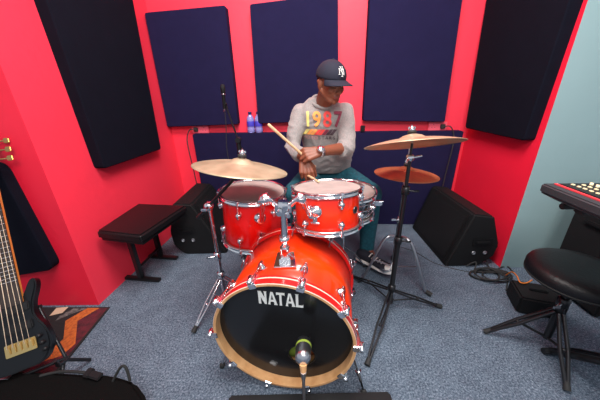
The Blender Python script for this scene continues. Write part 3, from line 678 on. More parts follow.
# ------------------------------------------------------------------ keyboard bench (left)
r = thing('keyboard_bench', 'black padded bench on a metal T foot by the left wall', 'bench', (-1.0, 1.55, 0))
S = [V((-1.218, 1.364, 0.47)), V((-1.202, 1.786, 0.47)), V((-0.8149, 1.726, 0.47)), V((-0.9106, 1.292, 0.47))]
n_ = V((0, 0, 1)); pts = [p-n_*k for p in S for k in (0, .055)]
MB().hull(pts, .014).build('seat_pad', M['vinyl'], r)
cc = sum(S, V())/4
pts = [cc+(p-cc)*.93-n_*k for p in S for k in (.056, .072)]; MB().hull(pts, .003).build('seat_board', M['black'], r)
u_ = (S[1]-S[0]); u_.z = 0; lw = (S[3]-S[0]); fp1 = (S[0]+S[3])/2; fp2 = (S[1]+S[2])/2; tnorm = lw.normalized()
g1 = V((-1.131, 1.495, 0)); ft = V((-0.9736, 1.448, 0))-V((-1.255, 1.489, 0)); ftn = ft.normalized()
for g, t in ((g1, cc.lerp(fp1, .55)), (g1+u_*.62, cc.lerp(fp2, .35))):
    g = V((g.x, g.y, .0)); m = MB(); m.box((.032, .032, .37), frame((g.x, g.y, .21), n_, ftn), .003); m.tube([(g.x, g.y, .385), (t.x, t.y, .402)], .014); m.build('leg', M['blackmetal'], r)
    m = MB(); m.box((ft.length, .034, .022), frame((g.x, g.y, .013), n_, ftn), .004); fo = m.build('foot_bar', M['blackmetal'], r)
m = MB(); m.cyl((g1.x, g1.y, .10), tuple(V((g1.x, g1.y, .10))+u_*.62), .009); m.build('stretcher', M['blackmetal'], r)

# ------------------------------------------------------------------ rug
RP = [V((-1.185, 1.246, 0)), V((-1.164, 0.8027, 0)), V((-1.443, 0.6159, -2.22e-16)), V((-2.365, 1.291, 0)), V((-1.621, 1.276, 0))]
def floor_poly(mb, px, z, mi): mb.add([(p[0], p[1], z) for p in px], [tuple(range(len(px)))], mi, False)
m = MB()
base = [(-1.186, 1.238, 0), (-1.16, 0.7383, 0), (-1.441, 0.5838, 0), (-2.593, 1.273, 0)]
bm = [(p[0], p[1]) for p in base]
m.prism(bm, .008)
def gp(*a): return a
floor_poly(m, [(-1.193, 1.23, 0), (-1.178, 0.8403, 0), (-1.229, 0.7276, 2.22e-16), (-1.416, 0.7317, 2.22e-16), (-1.247, 0.9451, 0), (-1.351, 1.151, 0), (-1.344, 1.234, 0)], .0084, 1)
floor_poly(m, [(-1.243, 1.231, 0), (-1.303, 1.135, 0), (-1.196, 0.9837, 0), (-1.213, 0.917, 0), (-1.382, 0.8452, 0), (-1.402, 0.8651, 0), (-1.299, 0.9464, 0), (-1.285, 1.016, 0), (-1.375, 1.137, 0), (-1.319, 1.234, 0)], .0088, 2)
floor_poly(m, [(-1.293, 1.233, 0), (-1.351, 1.137, 0), (-1.274, 1.028, 0), (-1.342, 0.9365, 0), (-1.466, 0.8618, 0), (-1.563, 0.9532, 0), (-1.39, 0.9888, 0), (-1.435, 1.153, 0), (-1.42, 1.237, 0)], .0086, 0)
floor_poly(m, [(-1.445, 1.246, 0), (-1.443, 1.198, 0), (-1.503, 1.177, 0), (-1.514, 1.24, 0)], .0092, 3)
floor_poly(m, [(-1.316, 1.23, 0), (-1.381, 1.189, 0), (-1.434, 1.139, 0), (-1.442, 1.176, 0), (-1.404, 1.232, 0)], .0090, 4)
floor_poly(m, [(-1.405, 0.9491, 0), (-1.393, 0.9162, 0), (-1.452, 0.8763, 0), (-1.494, 0.8977, 0), (-1.456, 0.9285, 0)], .0092, 3)
floor_poly(m, [(-1.341, 0.9701, 0), (-1.347, 0.9421, 0), (-1.451, 0.8565, 0), (-1.491, 0.8574, 0), (-1.445, 0.9175, 0), (-1.384, 0.9598, 0)], .0090, 4)
ru = m.build('rug', [M['rugblack'], M['rugred'], M['orange'], M['rugcream'], M['ruggrey']]); tag(ru, 'dark woven rug with orange zigzag and maroon edge under the bass guitar', 'rug')

# ------------------------------------------------------------------ bass guitar
Bp = V((-1.177, 0.78, 0.2678)); Hp = V((-1.43, 1.17, 0.9592)); u = (Hp-Bp).normalized(); nn = V((.38, -.80, .42)); nn = (nn-u*nn.dot(u)).normalized(); w = u.cross(nn); 
if w.x < 0: w = -w
G_ = Matrix((w, u, nn)).transposed().to_4x4(); G_.translation = Bp    # local x right, y up the neck, z out of face
Ln = (Hp-Bp).length
gr = thing('bass_guitar', 'glossy black five string bass guitar leaning at the left edge on the rug', 'guitar', (Bp.x, Bp.y, 0))
body = [(0, -.13), (.06, -.135), (.12, -.12), (.160, -.07), (.168, -.01), (.145, .05), (.112, .09), (.098, .13), (.108, .18), (.135, .225), (.150, .262), (.145, .290), (.122, .297), (.095, .275), (.070, .235), (.045, .215), (-.045, .215), (-.07, .25), (-.10, .31), (-.125, .36), (-.155, .365), (-.165, .33), (-.15, .25), (-.125, .17), (-.12, .12), (-.145, .05), (-.17, -.02), (-.16, -.08), (-.12, -.125), (-.06, -.135)]
def smooth_poly(p, k=2):
    for _ in range(k):
        q = []
        for i in range(len(p)):
            a = p[i]; b = p[(i+1) % len(p)]; q += [(a[0]*.75+b[0]*.25, a[1]*.75+b[1]*.25), (a[0]*.25+b[0]*.75, a[1]*.25+b[1]*.75)]
        p = q
    return p
MB().prism([(a*(.56 if a > 0 else .9), b*.84) for a, b in smooth_poly(body)], .042, G_@Matrix.Translation((0, 0, -.055)), .006).build('body', M['gblack'], gr)
m = MB(); m.prism([(-.034, .16), (.034, .16), (.025, Ln-.06), (-.025, Ln-.06)], .018, G_@Matrix.Translation((0, 0, -.022)), .002); m.build('neck', M['maple'], gr)
m = MB(); m.prism([(-.036, .155), (.036, .155), (.026, Ln-.065), (-.026, Ln-.065)], .005, G_@Matrix.Translation((0, 0, -.004)))
L0 = Ln-.065
for k in range(1, 20):
    y = L0*(0.5**(k/12.)); 
    if y > .21: m.box((.058+.012*(1-y/L0), .002, .0015), G_, 0, 1, (0, y, .0015))
m.build('fingerboard', [M['rosewood'], M['steel']], gr)
m = MB(); m.prism([(-.026, L0), (.026, L0), (.046, L0+.05), (.044, L0+.16), (.02, L0+.20), (-.03, L0+.20), (-.046, L0+.1), (-.046, L0+.05)], .014, G_@Matrix.Translation((0, 0, -.022)), .002); m.build('headstock', M['gblack'], gr)
for i, (sx, y) in enumerate([(1, .055), (1, .10), (1, .145), (-1, .07), (-1, .12)]):
    m = MB(); p = G_@V((sx*.034, L0+y, -.008)); m.cyl(p, p+nn*.018, .008, n=12); q = G_@V((sx*.040, L0+y, -.018)); m.cyl(q, q+w*sx*.036, .0035)
    m.box((.022, .026, .008), Matrix.Translation(q+w*sx*.045) @ G_.to_3x3().to_4x4(), .003); m.build('tuner', M['gold'], gr)
for i in range(5):
    x0_ = -.036+.018*i; x1_ = -.018+.009*i
    MB().tube([G_@V((x0_, -.01, .006)), G_@V((x1_, L0, .006)), G_@V((x1_*1.4, L0+.05+.02*i, -.001))], .0014-.0001*i, 6).build('string', M['string'], gr)
m = MB(); m.box((.10, .05, .008), G_, .002, 0, (0, -.02, -.008)); [m.box((.014, .032, .010), G_, .002, 0, (-.036+.018*i, -.015, .0)) for i in range(5)]; m.build('bridge', M['gold'], gr)
for y in (.06, .14):
    m = MB(); m.box((.10, .036, .014), G_, .004, 0, (0, y, -.010)); m.build('pickup', M['black'], gr)
for k in range(3):
    m = MB(); m.lathe([(.009, -.013), (.008, .004), (.001, .005)], G_@Matrix.Translation((.062+.006*k, .0-.03*k+.0, 0)), 16); m.build('knob', M['black'], gr)
# guitar stand
gs = thing('guitar_stand', 'low black folding stand cradling the bass guitar', 'stand', (Bp.x, Bp.y, 0))
bot = G_@V((0, -.135, -.03))
for s in (-1, 1):
    p = bot+w*s*.11+V((0, 0, -.01)); m = MB()
    m.tube([p+nn*.05+V((0, 0, .03)), p+nn*.045, p-nn*.03, V((p.x+.0, p.y+.10, .012))], .008); m.tube([p+nn*.0, V((p.x+s*.03, p.y-.12, .018))], .008)
    m.tube([p-nn*.03, G_@V((s*.05, .12, -.075))], .007); m.build('side_frame', M['blackmetal'], gs)
for qa, qb in ((G_@V((-.06, .12, -.075)), G_@V((.06, .12, -.075))), (bot-w*.11-nn*.03, bot+w*.11-nn*.03)): MB().tube([qa, qb], .0075).build('crossbar', M['blackmetal'], gs)

# ------------------------------------------------------------------ bag bottom left
zb = .10
bg = thing('gig_bag', 'black nylon gig bag lying on the carpet at the bottom left corner', 'bag', (-.85, .45, 0))
B_ = [V((-1.496, 0.7818, 0.13)), V((-0.8147, 0.7394, 0.13)), V((-0.6956, 0.7078, 0.13)), V((-0.6129, 0.6453, 0.13)), V((-0.538, 0.5062, 0.13)), V((-1.25, 0.5199, 0.13))]
pts = [p-V((0, 0, k)) for p in B_ for k in (0, .125)]
MB().hull(pts, .018).build('bag_body', M['darkbag'], bg)
def arc(a, b, h, d, n=14):
    a = V(a); b = V(b); return [a.lerp(b, i/n)+V(d)*math.sin(PI*i/n)*h for i in range(n+1)]
a1 = V((-0.7801, 0.7058, 0.13)); b1 = V((-0.7098, 0.7041, 0.13)); MB().tube(arc(a1, b1, .065, (0.15, .35, .9)), .0055, 8).build('handle', M['strap'], bg)
m = MB(); m.box((.07, .028, .014), frame(V((-0.8647, 0.7222, 0.145)), (0, -.2, 1), (1, -.25, 0)), .004); m.box((.03, .035, .02), frame(V((-0.8918, 0.7311, 0.145)), (0, -.2, 1), (1, -.25, 0)), .004); m.build('buckle', M['black'], bg)
m = MB(); q = [V((-1.098, 0.7302, 0.135)), V((-1.036, 0.7455, 0.135)), V((-0.9372, 0.733, 0.15)), V((-0.8845, 0.7268, 0.145)), V((-0.8387, 0.716, 0.135))]; m.tube(bez(q, 6), .006, 8); m.build('shoulder_strap', M['strap'], bg)
m = MB(); m.box((.05, .018, .003), frame(V((-1.248, 0.7289, 0.133)), (0, 0, 1)), .001); m.build('zip_tab', M['steel'], bg)

# ------------------------------------------------------------------ stool bottom right
SX, SY, SZ = 1.185, .905, .49
st = thing('drum_stool', 'black round padded stool on a tripod base under the keyboard', 'stool', (SX, SY, 0))
sf_ = frame((SX, SY, SZ), (-.02, -.0, 1))
m = MB(); m.lathe([(.001, .004), (.10, .003), (.145, -.003), (.166, -.014), (.173, -.03), (.173, -.05), (.166, -.064)], sf_, 64); m.build('seat_cushion', M['vinyl'], st)
m = MB(); m.lathe([(.170, -.052), (.174, -.054), (.174, -.060), (.169, -.062)], sf_, 64); m.build('piping', M['strap'], st)
m = MB(); m.lathe([(.165, -.064), (.155, -.075), (.001, -.076)], sf_, 64); m.build('seat_base', M['black'], st)
m = MB(); m.cyl((SX, SY, .07), (SX, SY, .31), .016); m.cyl((SX, SY, .28), (SX, SY, .43), .012); m.lathe([(.016, .27), (.024, .275), (.024, .315), (.016, .32)], frame((SX, SY, 0), (0, 0, 1)), 16); m.build('pole', M['blackmetal'], st)
m = MB(); m.cyl((SX-.02, SY-.01, .295), (SX-.055, SY-.03, .295), .006); m.box((.03, .008, .014), frame((SX-.058, SY-.032, .295), (0, 0, 1)), .002); m.build('wing_nut', M['steel'], st)
ang = [(V((.965, .997, 0))-V((SX, SY, 0))), (V((1.114, .704, 0))-V((SX, SY, 0))), V((.19, .13, 0))]
tripod(st, (SX, SY, 0), .24, 0, [(math.atan2(q.y, q.x), q.length) for q in ang], M['blackmetal'], rl=.0085, zlow=.08)

# ------------------------------------------------------------------ keyboard (right)
KZ = .86
K0 = V((0.9245, 0.9371, 0.86)); K1 = V((0.9087, 0.6128, 0.86)); K2 = V((1.315, 0.9963, 0.86))
uu = (K1-K0); uu.z = 0; ku = uu.normalized(); kn = V((0, 0, 1)); kv = ku.cross(kn); 
if kv.x < 0: kv = -kv
KF = Matrix((ku, kv, kn)).transposed().to_4x4()
if KF.determinant() < 0: pass
kw = .36; kl = .95
kb_ = thing('stage_keyboard', 'dark grey stage keyboard with cream knobs and red stripe at the right edge', 'keyboard', K0+ku*kl/2+kv*kw/2-V((0, 0, .09)))
def KP(a, b, z): return K0+ku*a+kv*b+V((0, 0, z))
MB().hull([KP(a, b, z) for a in (0, kl) for b in (0, kw) for z in (0, -.034)]+[KP(a, b, -.060) for a in (.03, kl-.03) for b in (.05, kw-.02)], .006).build('case', M['keyblack'], kb_)
m = MB(); m.add([KP(.015, .035, .0015), KP(kl-.015, .035, .0015), KP(kl-.015, .046, .0015), KP(.015, .046, .0015)], [(0, 1, 2, 3)], 0, False); m.hull([KP(a, b, z) for a in (.015, kl-.015) for b in (.035, .045) for z in (-.001, .0035)]); m.build('red_stripe', M['redstripe'], kb_)
MB().hull([KP(a, b, z) for a in (.015, kl-.015) for b in (.055, kw-.01) for z in (-.001, .003)], .001).build('control_panel', M['black'], kb_)
random.seed(2)
for i in range(39):
    for j in range(4):
        a = .035+i*.0225+.006*(j % 2); b = .085+j*.032
        m = MB()
        if j in (0, 1): m.hull([KP(a+p, b+q, z) for p in (-.006, .006) for q in (-.0045, .0045) for z in (.002, .007)], .0015); m.build('button', M['knob'], kb_)
        else: m.lathe([(.0055, .002), (.005, .011), (.001, .012)], frame(KP(a, b, 0), (0, 0, 1)), 14); m.build('knob', M['knob'] if j == 2 else M['steel'], kb_)
m = MB(); m.hull([KP(.10+p, .05+q, z) for p in (0, .04) for q in (0, .04) for z in (-.072, -.055)], .004); m.build('rubber_foot', M['rubber'], kb_)
# keyboard stand: sloping black brace and posts
ks = thing('keyboard_stand', 'black steel X frame stand carrying the stage keyboard', 'stand', KP(.45, .2, -KZ))
for b in (.24, .34):
    m = MB(); m.tube([KP(.05, b, -.085), KP(.85, b, -KZ+.02)], .016, 10); m.build('cross_leg', M['blackmetal'], ks)
    m = MB(); m.tube([KP(.85, b+.035, -.085), KP(.05, b+.035, -KZ+.02)], .016, 10); m.build('cross_leg', M['blackmetal'], ks)
for a in (.05, .85):
    m = MB(); m.tube([KP(a, .06, -.076), KP(a, .34, -.076)], .012, 10); m.build('top_bar', M['rubber'], ks)
    m = MB(); m.tube([KP(a, .24, -KZ+.016), KP(a, .42, -KZ+.016)], .015, 10); m.build('foot_bar', M['blackmetal'], ks)
# amplifier under the keyboard
am = thing('amplifier', 'black covered amplifier cabinet standing under the keyboard by the teal wall', 'amplifier', (1.84, 1.22, 0))
MB().box((.46, .32, .62), frame((1.84, 1.22, .325), (0, 0, 1)), .015).build('cabinet', M['carpetbox'], am)
MB().box((.40, .012, .40), frame((1.84, 1.056, .24), (0, 0, 1)), .004).build('grille', M['grille'], am)
MB().box((.40, .014, .09), frame((1.84, 1.056, .54), (0, 0, 1)), .003).build('control_strip', M['steel'], am)
m = MB(); m.box((.03, .14, .02), frame((1.605, 1.22, .5), (0, 0, 1)), .005); m.build('handle', M['black'], am)
for x in (1.65, 2.03):
    for y in (1.10, 1.34): MB().cyl((x, y, 0), (x, y, .016), .018).build('rubber_foot', M['rubber'], am)

# small black box with orange leads near the teal wall
sb = thing('stage_box', 'small black stage box on the carpet behind the stool', 'box', (1.36, 1.17, 0))
m = MB(); m.box((.22, .17, .11), frame((1.36, 1.17, .056), (0, 0, 1), (1, -.35, 0)), .01); m.build('box_body', M['carpetbox'], sb)
m = MB(); m.box((.09, .012, .015), frame((1.36, 1.17, .118), (0, 0, 1), (1, -.35, 0)), .004); m.build('handle', M['black'], sb)
tag(MB().tube(bez([(1.392, 1.431, 0.02), (1.382, 1.387, 0.08), (1.346, 1.31, 0.11), (1.297, 1.232, 0.13), (1.338, 1.234, 0.12), (1.42, 1.282, 0.1)], 8), .0035, 8).build('cable', M['cable_o']), 'thin orange cable looping over the small black stage box', 'cable')
tag(MB().tube(bez([(1.463, 1.263, 0.03), (1.489, 1.257, 0.05), (1.549, 1.271, 0.02), (1.535, 1.21, 0.006)], 8), .0035, 8).build('cable', M['cable_o']), 'short orange cable end lying below the stool seat', 'cable')
random.seed(7)
c0 = V((1.294, 1.45, 0))
coils = []
for k in range(5):
    pts = []; ph = random.random()*6; ra = .07+.03*random.random(); rb = .045+.02*random.random(); ox = random.uniform(-.04, .05); oy = random.uniform(-.03, .03)
    for i in range(15):
        a = ph+i*2*PI/14*1.0; pts.append(c0+V((ox+ra*1.3*math.cos(a), oy+rb*math.sin(a), .007+.006*k+.004*math.sin(2*a+k))))
    coils.append(pts)
allp = [V((1.194, 1.552, 0.01)), V((1.251, 1.543, 0.05))]+sum(coils, [])+[V((1.405, 1.425, 0.008)), V((1.30, 1.30, .008))]
tag(MB().tube(bez(allp, 4), .0045, 7).build('coiled_cable', M['rubber']), 'tangle of black cables on the carpet beside the right monitor', 'cable')
tag(MB().tube(bez([(1.211, 1.565, 0.22), (1.288, 1.61, 0.14), (1.355, 1.613, 0.05), (1.349, 1.503, 0.008), (1.479, 1.544, 0.008), (1.476, 1.465, 0.008)], 8), .0045, 7).build('cable', M['rubber']), 'black lead running down the right monitor to the floor', 'cable')
tag(MB().tube(bez([(0.8, 1.852, 0), (0.9114, 1.759, 0), (0.9825, 1.623, 0), (1.077, 1.547, 0), (1.191, 1.497, 0), (1.295, 1.482, 0)], 8), .0035, 7).build('cable', M['rubber']), 'long thin black cable crossing the carpet from hi-hat stand to monitor', 'cable')

# ------------------------------------------------------------------ drummer's stool
r = thing('drum_stool', 'round black drum stool the drummer sits on behind the snare', 'stool', (.21, 1.97, 0))
m = MB(); m.lathe([(.001, .0), (.13, -.002), (.16, -.012), (.165, -.03), (.16, -.055), (.001, -.06)], frame((.21, 1.97, .525), (0, 0, 1)), 48); m.build('seat_cushion', M['vinyl'], r)
m = MB(); m.cyl((.21, 1.97, .07), (.21, 1.97, .47), .014); m.build('pole', M['chrome'], r)
tripod(r, (.21, 1.97, 0), .24, 0, [(.5, .2), (2.6, .2), (4.7, .22)], M['chrome'], rl=.007, zlow=.08)

# ------------------------------------------------------------------ the drummer
HD = V((0.194, 1.66, 1.248))
gz = V((.50, -.82, -.24)).normalized(); hx = gz.cross(V((0, 0, 1))).normalized(); hz = hx.cross(gz)   # hx: to his... right-hand side of gaze
HF = Matrix((hx, gz, hz)).transposed().to_4x4(); HF.translation = HD
HF = HF @ Matrix.Scale(.94, 4)
def h(x, y, z): return HF@V((x, y, z))
ShR = V((0.01419, 1.82, 1.094)); ShL = V((0.3156, 1.8, 1.095))
ElR = V((-0.0383, 1.74, 0.866)); ElL = V((0.2963, 1.63, 0.8729))
WrR = V((0.02954, 1.52, 0.8356)); WrL = V((0.1226, 1.5, 0.8823))
HiR = V((.12, 1.96, .61)); HiL = V((.30, 1.95, .61)); KnR = V((-.04, 1.60, .59)); KnL = V((.475, 1.61, .57))
AnL = V((0.4902, 1.642, 0))+V((0, .02, .12)); AnR = V((.03, 1.62, .11))
FtL = V((0.5712, 1.478, 0.05)); FtR = V((.04, 1.45, .05))
NB = V((0.1579, 1.8, 1.129)); 
fig = MB()
# torso (under the clothes)
fig.cap((.21, 1.95, .66), (.215, 1.86, .92), .115, .12); fig.cap((.205, 1.86, .92), (.165, 1.84, 1.0), .115, .095)
fig.cap(ShR+V((.05, .0, -.04)), ShL+V((-.05, 0, -.04)), .045, .045)
fig.cap(NB+V((0, .02, -.04)), h(0, -.02, -.06), .057, .052)
for a, b, r1, r2 in ((ShR+V((.01, 0, -.02)), ElR, .040, .036), (ElR, WrR, .039, .026), (ShL+V((-.01, 0, -.02)), ElL, .040, .036), (ElL, WrL, .040, .027), (HiR, KnR, .075, .052), (HiL, KnL, .075, .052), (KnR, AnR, .052, .035), (KnL, AnL, .052, .035), (AnR, FtR+V((0, .05, -.02)), .034, .028), (AnL, AnL.lerp(FtL, .5)+V((0, 0, -.03)), .034, .028)):
    fig.cap(a, b, r1, r2)
# head
fig.ball(h(0, -.014, .028), (.074, .094, .090), HF, 28)
fig.ball(h(0, .022, -.020), (.063, .068, .090), HF, 28)
fig.ball(h(0, .030, -.066), (.046, .048, .042), HF, 24)
fig.cap(h(0, .050, -.088), h(0, .062, -.096), .022, .017)
for s in (-1, 1):
    fig.cap(h(s*.054, -.004, -.042), h(s*.022, .054, -.090), .019, .017, 20)      # jaw line
    fig.ball(h(s*.034, .056, -.026), (.026, .028, .026), HF, 20)             # cheek
    fig.cap(h(s*.012, .082, .020), h(s*.044, .068, .018), .009, .009)      # brow
    fig.ball(h(s*.074, -.010, -.010), (.009, .018, .030), HF)              # ear
    fig.ball(h(s*.080, -.020, .006), (.006, .014, .014), HF)
    fig.ball(h(s*.030, .074, -.002), (.014, .011, .009), HF)                # lid
    fig.ball(h(s*.013, .094, -.038), (.009, .011, .008), HF)             # nostril wing
fig.cap(h(0, .084, .008), h(0, .103, -.032), .008, .0115)                  # nose
fig.cap(h(-.017, .083, -.061), h(.017, .083, -.061), .007, .007); fig.cap(h(-.014, .082, -.071), h(.014, .082, -.071), .0075, .0075)
# hands
def hand(wr, f, p, thumb_side, curls, thumb_pose, spread=.0222):
    f = V(f).normalized(); p = V(p); p = (p-f*p.dot(f)).normalized(); a = f.cross(p)*thumb_side   # a toward the thumb
    pal = .088; k0 = wr+f*.018
    for i in range(4):
        o = (1.5-i)*spread
        b = wr+a*o*.55+f*.012; kn = wr+f*(pal-(0, .0, .004, .012)[i])+a*o-p*.004
        fig.cap(b, kn, .0150, .0118)
        fig.cap(b+p*.006, kn-f*.012+p*.004, .014, .011)
        L = (.042, .046, .043, .034)[i]; d = f; q = kn; sg = (L, L*.62, L*.5); rr = (.0098, .0090, .0082, .0072); ang = 0
        for j in range(3):
            ang += curls[i][j]; d = (f*math.cos(ang)+p*math.sin(ang)+a*(1.5-i)*.03).normalized(); q2 = q+d*sg[j]
            fig.cap(q, q2, rr[j], rr[j+1], 12); q = q2
    t0 = wr+f*.026+a*.026+p*.006; d1 = (f*thumb_pose[0]+a*thumb_pose[1]+p*thumb_pose[2]).normalized(); t1 = t0+d1*.042; d2 = (f*thumb_pose[3]+a*thumb_pose[4]+p*thumb_pose[5]).normalized(); t2 = t1+d2*.031
    d3 = (d2+p*.3).normalized(); t3 = t2+d3*.024
    fig.cap(t0, t1, .0155, .0125, 14); fig.cap(t1, t2, .0115, .0105, 14); fig.cap(t2, t3, .0102, .0085, 14)
    return f, p, a
fL, pL, aL = hand(WrL, (-1, -.15, -.16), (-.05, .80, -.60), -1, [(.75, 1.15, .7), (.7, 1.2, .7), (.7, 1.2, .8), (.75, 1.2, .8)], (.75, .35, .6, .9, -.05, .55))
fR, pR, aR = hand(WrR, (.17, -.42, -.88), (.10, .80, -.42), 1, [(.35, .7, .4), (.40, .8, .5), (.5, .9, .5), (.6, .9, .5)], (.8, .5, .4, .9, .05, .4))
person_mb = remesh(fig, .0042, 3, .5)
pr_ = person_mb.build('person', [M['skin'], M['lips'], M['hair']], origin=(.21, 1.85, 0))
inv = HF.inverted()
for pl_ in pr_.data.polygons:
    q = inv@(pl_.center+V((.21, 1.85, 0)))
    if abs(q.x) < .026 and q.y > .082 and -.080 < q.z < -.054: pl_.material_index = 1
    if q.z > -.02-.55*(q.y+.02) and q.y < .0 and q.z > -.075 and q.length < .16 and abs(q.x) < .074: pl_.material_index = 2
tag(pr_, 'person in navy cap and grey 1987 sweatshirt playing the drums, head bowed, holding two sticks', 'person')
for s in (-1, 1):
    MB().tube([h(s*.017, .084, -.010), h(s*.030, .0865, -.012), h(s*.042, .079, -.009)], .0018, 6).build('eyelash', M['hair'], pr_)
    MB().tube([h(s*.013, .0915, .024), h(s*.030, .087, .028), h(s*.046, .0765, .023)], .0026, 6).build('eyebrow', M['hair'], pr_)
# cap
cu = thing  # (no new top level object: the cap is a part of the person)
def crown_pt(th, ph, k=1.0): return h(.088*k*math.cos(ph)*math.cos(th), -.006+.104*k*math.cos(ph)*math.sin(th), .040+.090*k*math.sin(ph))
m = MB(); vs = []; fs = []; n = 48; J = 14
for j in range(J+1):
    ph = -.12+(PI/2+.12)*j/J
    for k in range(n):
        th = 2*PI*k/n; seam = 1-.010*max(0, math.cos(th*6-PI/2*6))**12*math.cos(ph); vs.append(crown_pt(th, min(ph, PI/2-.001), seam))
for j in range(J):
    for k in range(n): k2 = (k+1) % n; fs.append((j*n+k, j*n+k2, (j+1)*n+k2, (j+1)*n+k))
vs2 = [HD+(v-HD)*.965 for v in vs]; fs2 = [tuple(i+len(vs) for i in reversed(f)) for f in fs]; ed = [(k, (k+1) % n, len(vs)+(k+1) % n, len(vs)+k) for k in range(n)]
m.add(vs+vs2, fs+fs2+ed); capo = m.build('cap', M['capcloth'], pr_)
m = MB(); vs = []; fs = []; na = 17; nb = 8
for i in range(na):
    t = -1+2*i/(na-1); a = PI/2-t*1.12
    for j in range(nb):
        s = j/(nb-1); base_ = V((.089*math.cos(a), -.006+.105*math.sin(a), .020)); ln = .074*math.sqrt(max(0.01, 1-abs(t)**2.6))
        q = base_+V((math.cos(a)*.25, 1, 0)).normalized()*(ln*s-.006); q.z = .036-.014*s-.016*t*t*(.5+s); vs.append(h(*q))
for i in range(na-1):
    for j in range(nb-1): fs.append((i*nb+j, i*nb+j+1, (i+1)*nb+j+1, (i+1)*nb+j))
n0 = len(vs); vs += [v-hz*.004 for v in vs]; fs += [tuple(x+n0 for x in reversed(f)) for f in fs]
for j in range(nb-1): fs += [(j, j+1, n0+j+1, n0+j), ((na-1)*nb+j, (na-1)*nb+j+1, n0+(na-1)*nb+j+1, n0+(na-1)*nb+j)]
for i in range(na-1): a_ = i*nb+nb-1; b_ = a_+nb; fs.append((a_, b_, n0+b_, n0+a_)); fs.append((i*nb, i*nb+nb, n0+i*nb+nb, n0+i*nb))
m.add(vs, fs); m.build('brim', M['capcloth'], capo)
MB().ball(crown_pt(0, PI/2-.01), (.008, .008, .005), HF, 12).build('button', M['capcloth'], capo)
# interlocked emblem: N and Y strokes wrapped over the front of the crown
def emb(x, z):   # point on the crown front for emblem coordinates
    th = PI/2+x/.098; ph = .48+z/.100; return crown_pt(th, ph, 1.035)
m = MB()
def stroke(p, q, r=.0016):
    P = [emb((p[0]+(q[0]-p[0])*i/5)*1.12, (p[1]+(q[1]-p[1])*i/5)*1.12) for i in range(6)]; m.tube(P, r, 6)
sx_ = 1.0
for p, q in (((-.020, -.016), (-.020, .012)), ((-.020, .012), (.012, -.020)), ((.012, -.020), (.012, .010)), ((-.025, .012), (-.014, .013)), ((-.025, -.017), (-.014, -.017)), ((.006, .010), (.018, .011)), ((-.010, .024), (-.001, .002)), ((.010, .024), (-.001, .002)), ((-.001, .002), (-.001, -.027)), ((-.015, .024), (-.005, .024)), ((.005, .024), (.015, .024)), ((-.007, -.027), (.005, -.027))): stroke(p, q)
m.build('emblem', M['white'], capo)

# sweatshirt
sw = MB()
rings = [(.655, .212, 1.925, .160, .122), (.68, .212, 1.92, .168, .130), (.75, .214, 1.90, .172, .130), (.84, .215, 1.875, .176, .134), (.95, .202, 1.85, .180, .136), (1.03, .186, 1.835, .180, .130), (1.08, .172, 1.825, .168, .112), (1.12, .160, 1.82, .135, .085), (1.15, .154, 1.81, .095, .072), (1.17, .152, 1.805, .070, .064)]
vs = []; n = 40
for z, x, y, a, b in rings:
    for k in range(n):
        t = 2*PI*k/n; c, s = math.cos(t), math.sin(t); e = .82; vs.append((x+a*math.copysign(abs(c)**e, c), y+b*math.copysign(abs(s)**e, s), z))
fs = [(j*n+k, j*n+(k+1) % n, (j+1)*n+(k+1) % n, (j+1)*n+k) for j in range(len(rings)-1) for k in range(n)]
fs += [tuple(reversed(range(n))), tuple(range((len(rings)-1)*n, len(rings)*n))]
sw.add(vs, fs)
sw.cap(ShR+V((.01, 0, -.02)), ShR.lerp(ElR, .5)+V((0, 0, 0)), .062, .056); sw.cap(ShR.lerp(ElR, .5), ElR, .056, .049)
sw.cap(ElR, ElR.lerp(WrR, .62), .049, .042)
sw.cap(ShL+V((-.01, 0, -.02)), ShL.lerp(ElL, .5), .062, .056); sw.cap(ShL.lerp(ElL, .5), ElL, .056, .050)
sw.cap(ElL, ElL.lerp(WrL, .10), .050, .046)
for a, b, k, R_ in ((ElR, WrR, .62, .040), (ElL, WrL, .12, .045)):
    c = a.lerp(b, k); d = (b-a).normalized()
    for i in range(3): sw.ring(R_, [(-.012, -.008), (.006, -.008), (.008, 0), (.006, .008), (-.012, .008)], frame(c-d*(i*.016-.014), d), 24)
sm = remesh(sw, .0065, 4, .5)
me_v = sm.v
bvh0 = None
for i, v in enumerate(me_v):    # folds: stretched noise ridges
    q = V((v.x*7+noise.noise(v*5)*1.2, v.y*7, v.z*16+noise.noise(v*4)*2)); k = noise.noise(q)
    q2 = V((v.x*16, v.y*14, v.z*22)); k2 = noise.noise(q2)
    arm = min((v-ElL).length, (v-ElR).length); g = 1+1.1*max(0, 1-arm/.16)
    cen = V((.21, 1.86, v.z)); d = (v-cen).normalized(); me_v[i] = v+d*(.0055*(1-abs(k)*2.2)*g*1.25+k2*.0025*g)
swo = sm.build('sweatshirt', M['jersey'], pr_)
nax = (h(0, -.02, -.06)-NB).normalized(); m = MB(); m.ring(.070, [(-.008, -.012), (.006, -.014), (.011, -.004), (.007, .007), (-.003, .009), (-.008, .004)], frame(NB+nax*.022+V((0, -.006, .006)), V((.10, -.50, .86))), 40); m.build('collar', M['jersey'], swo)
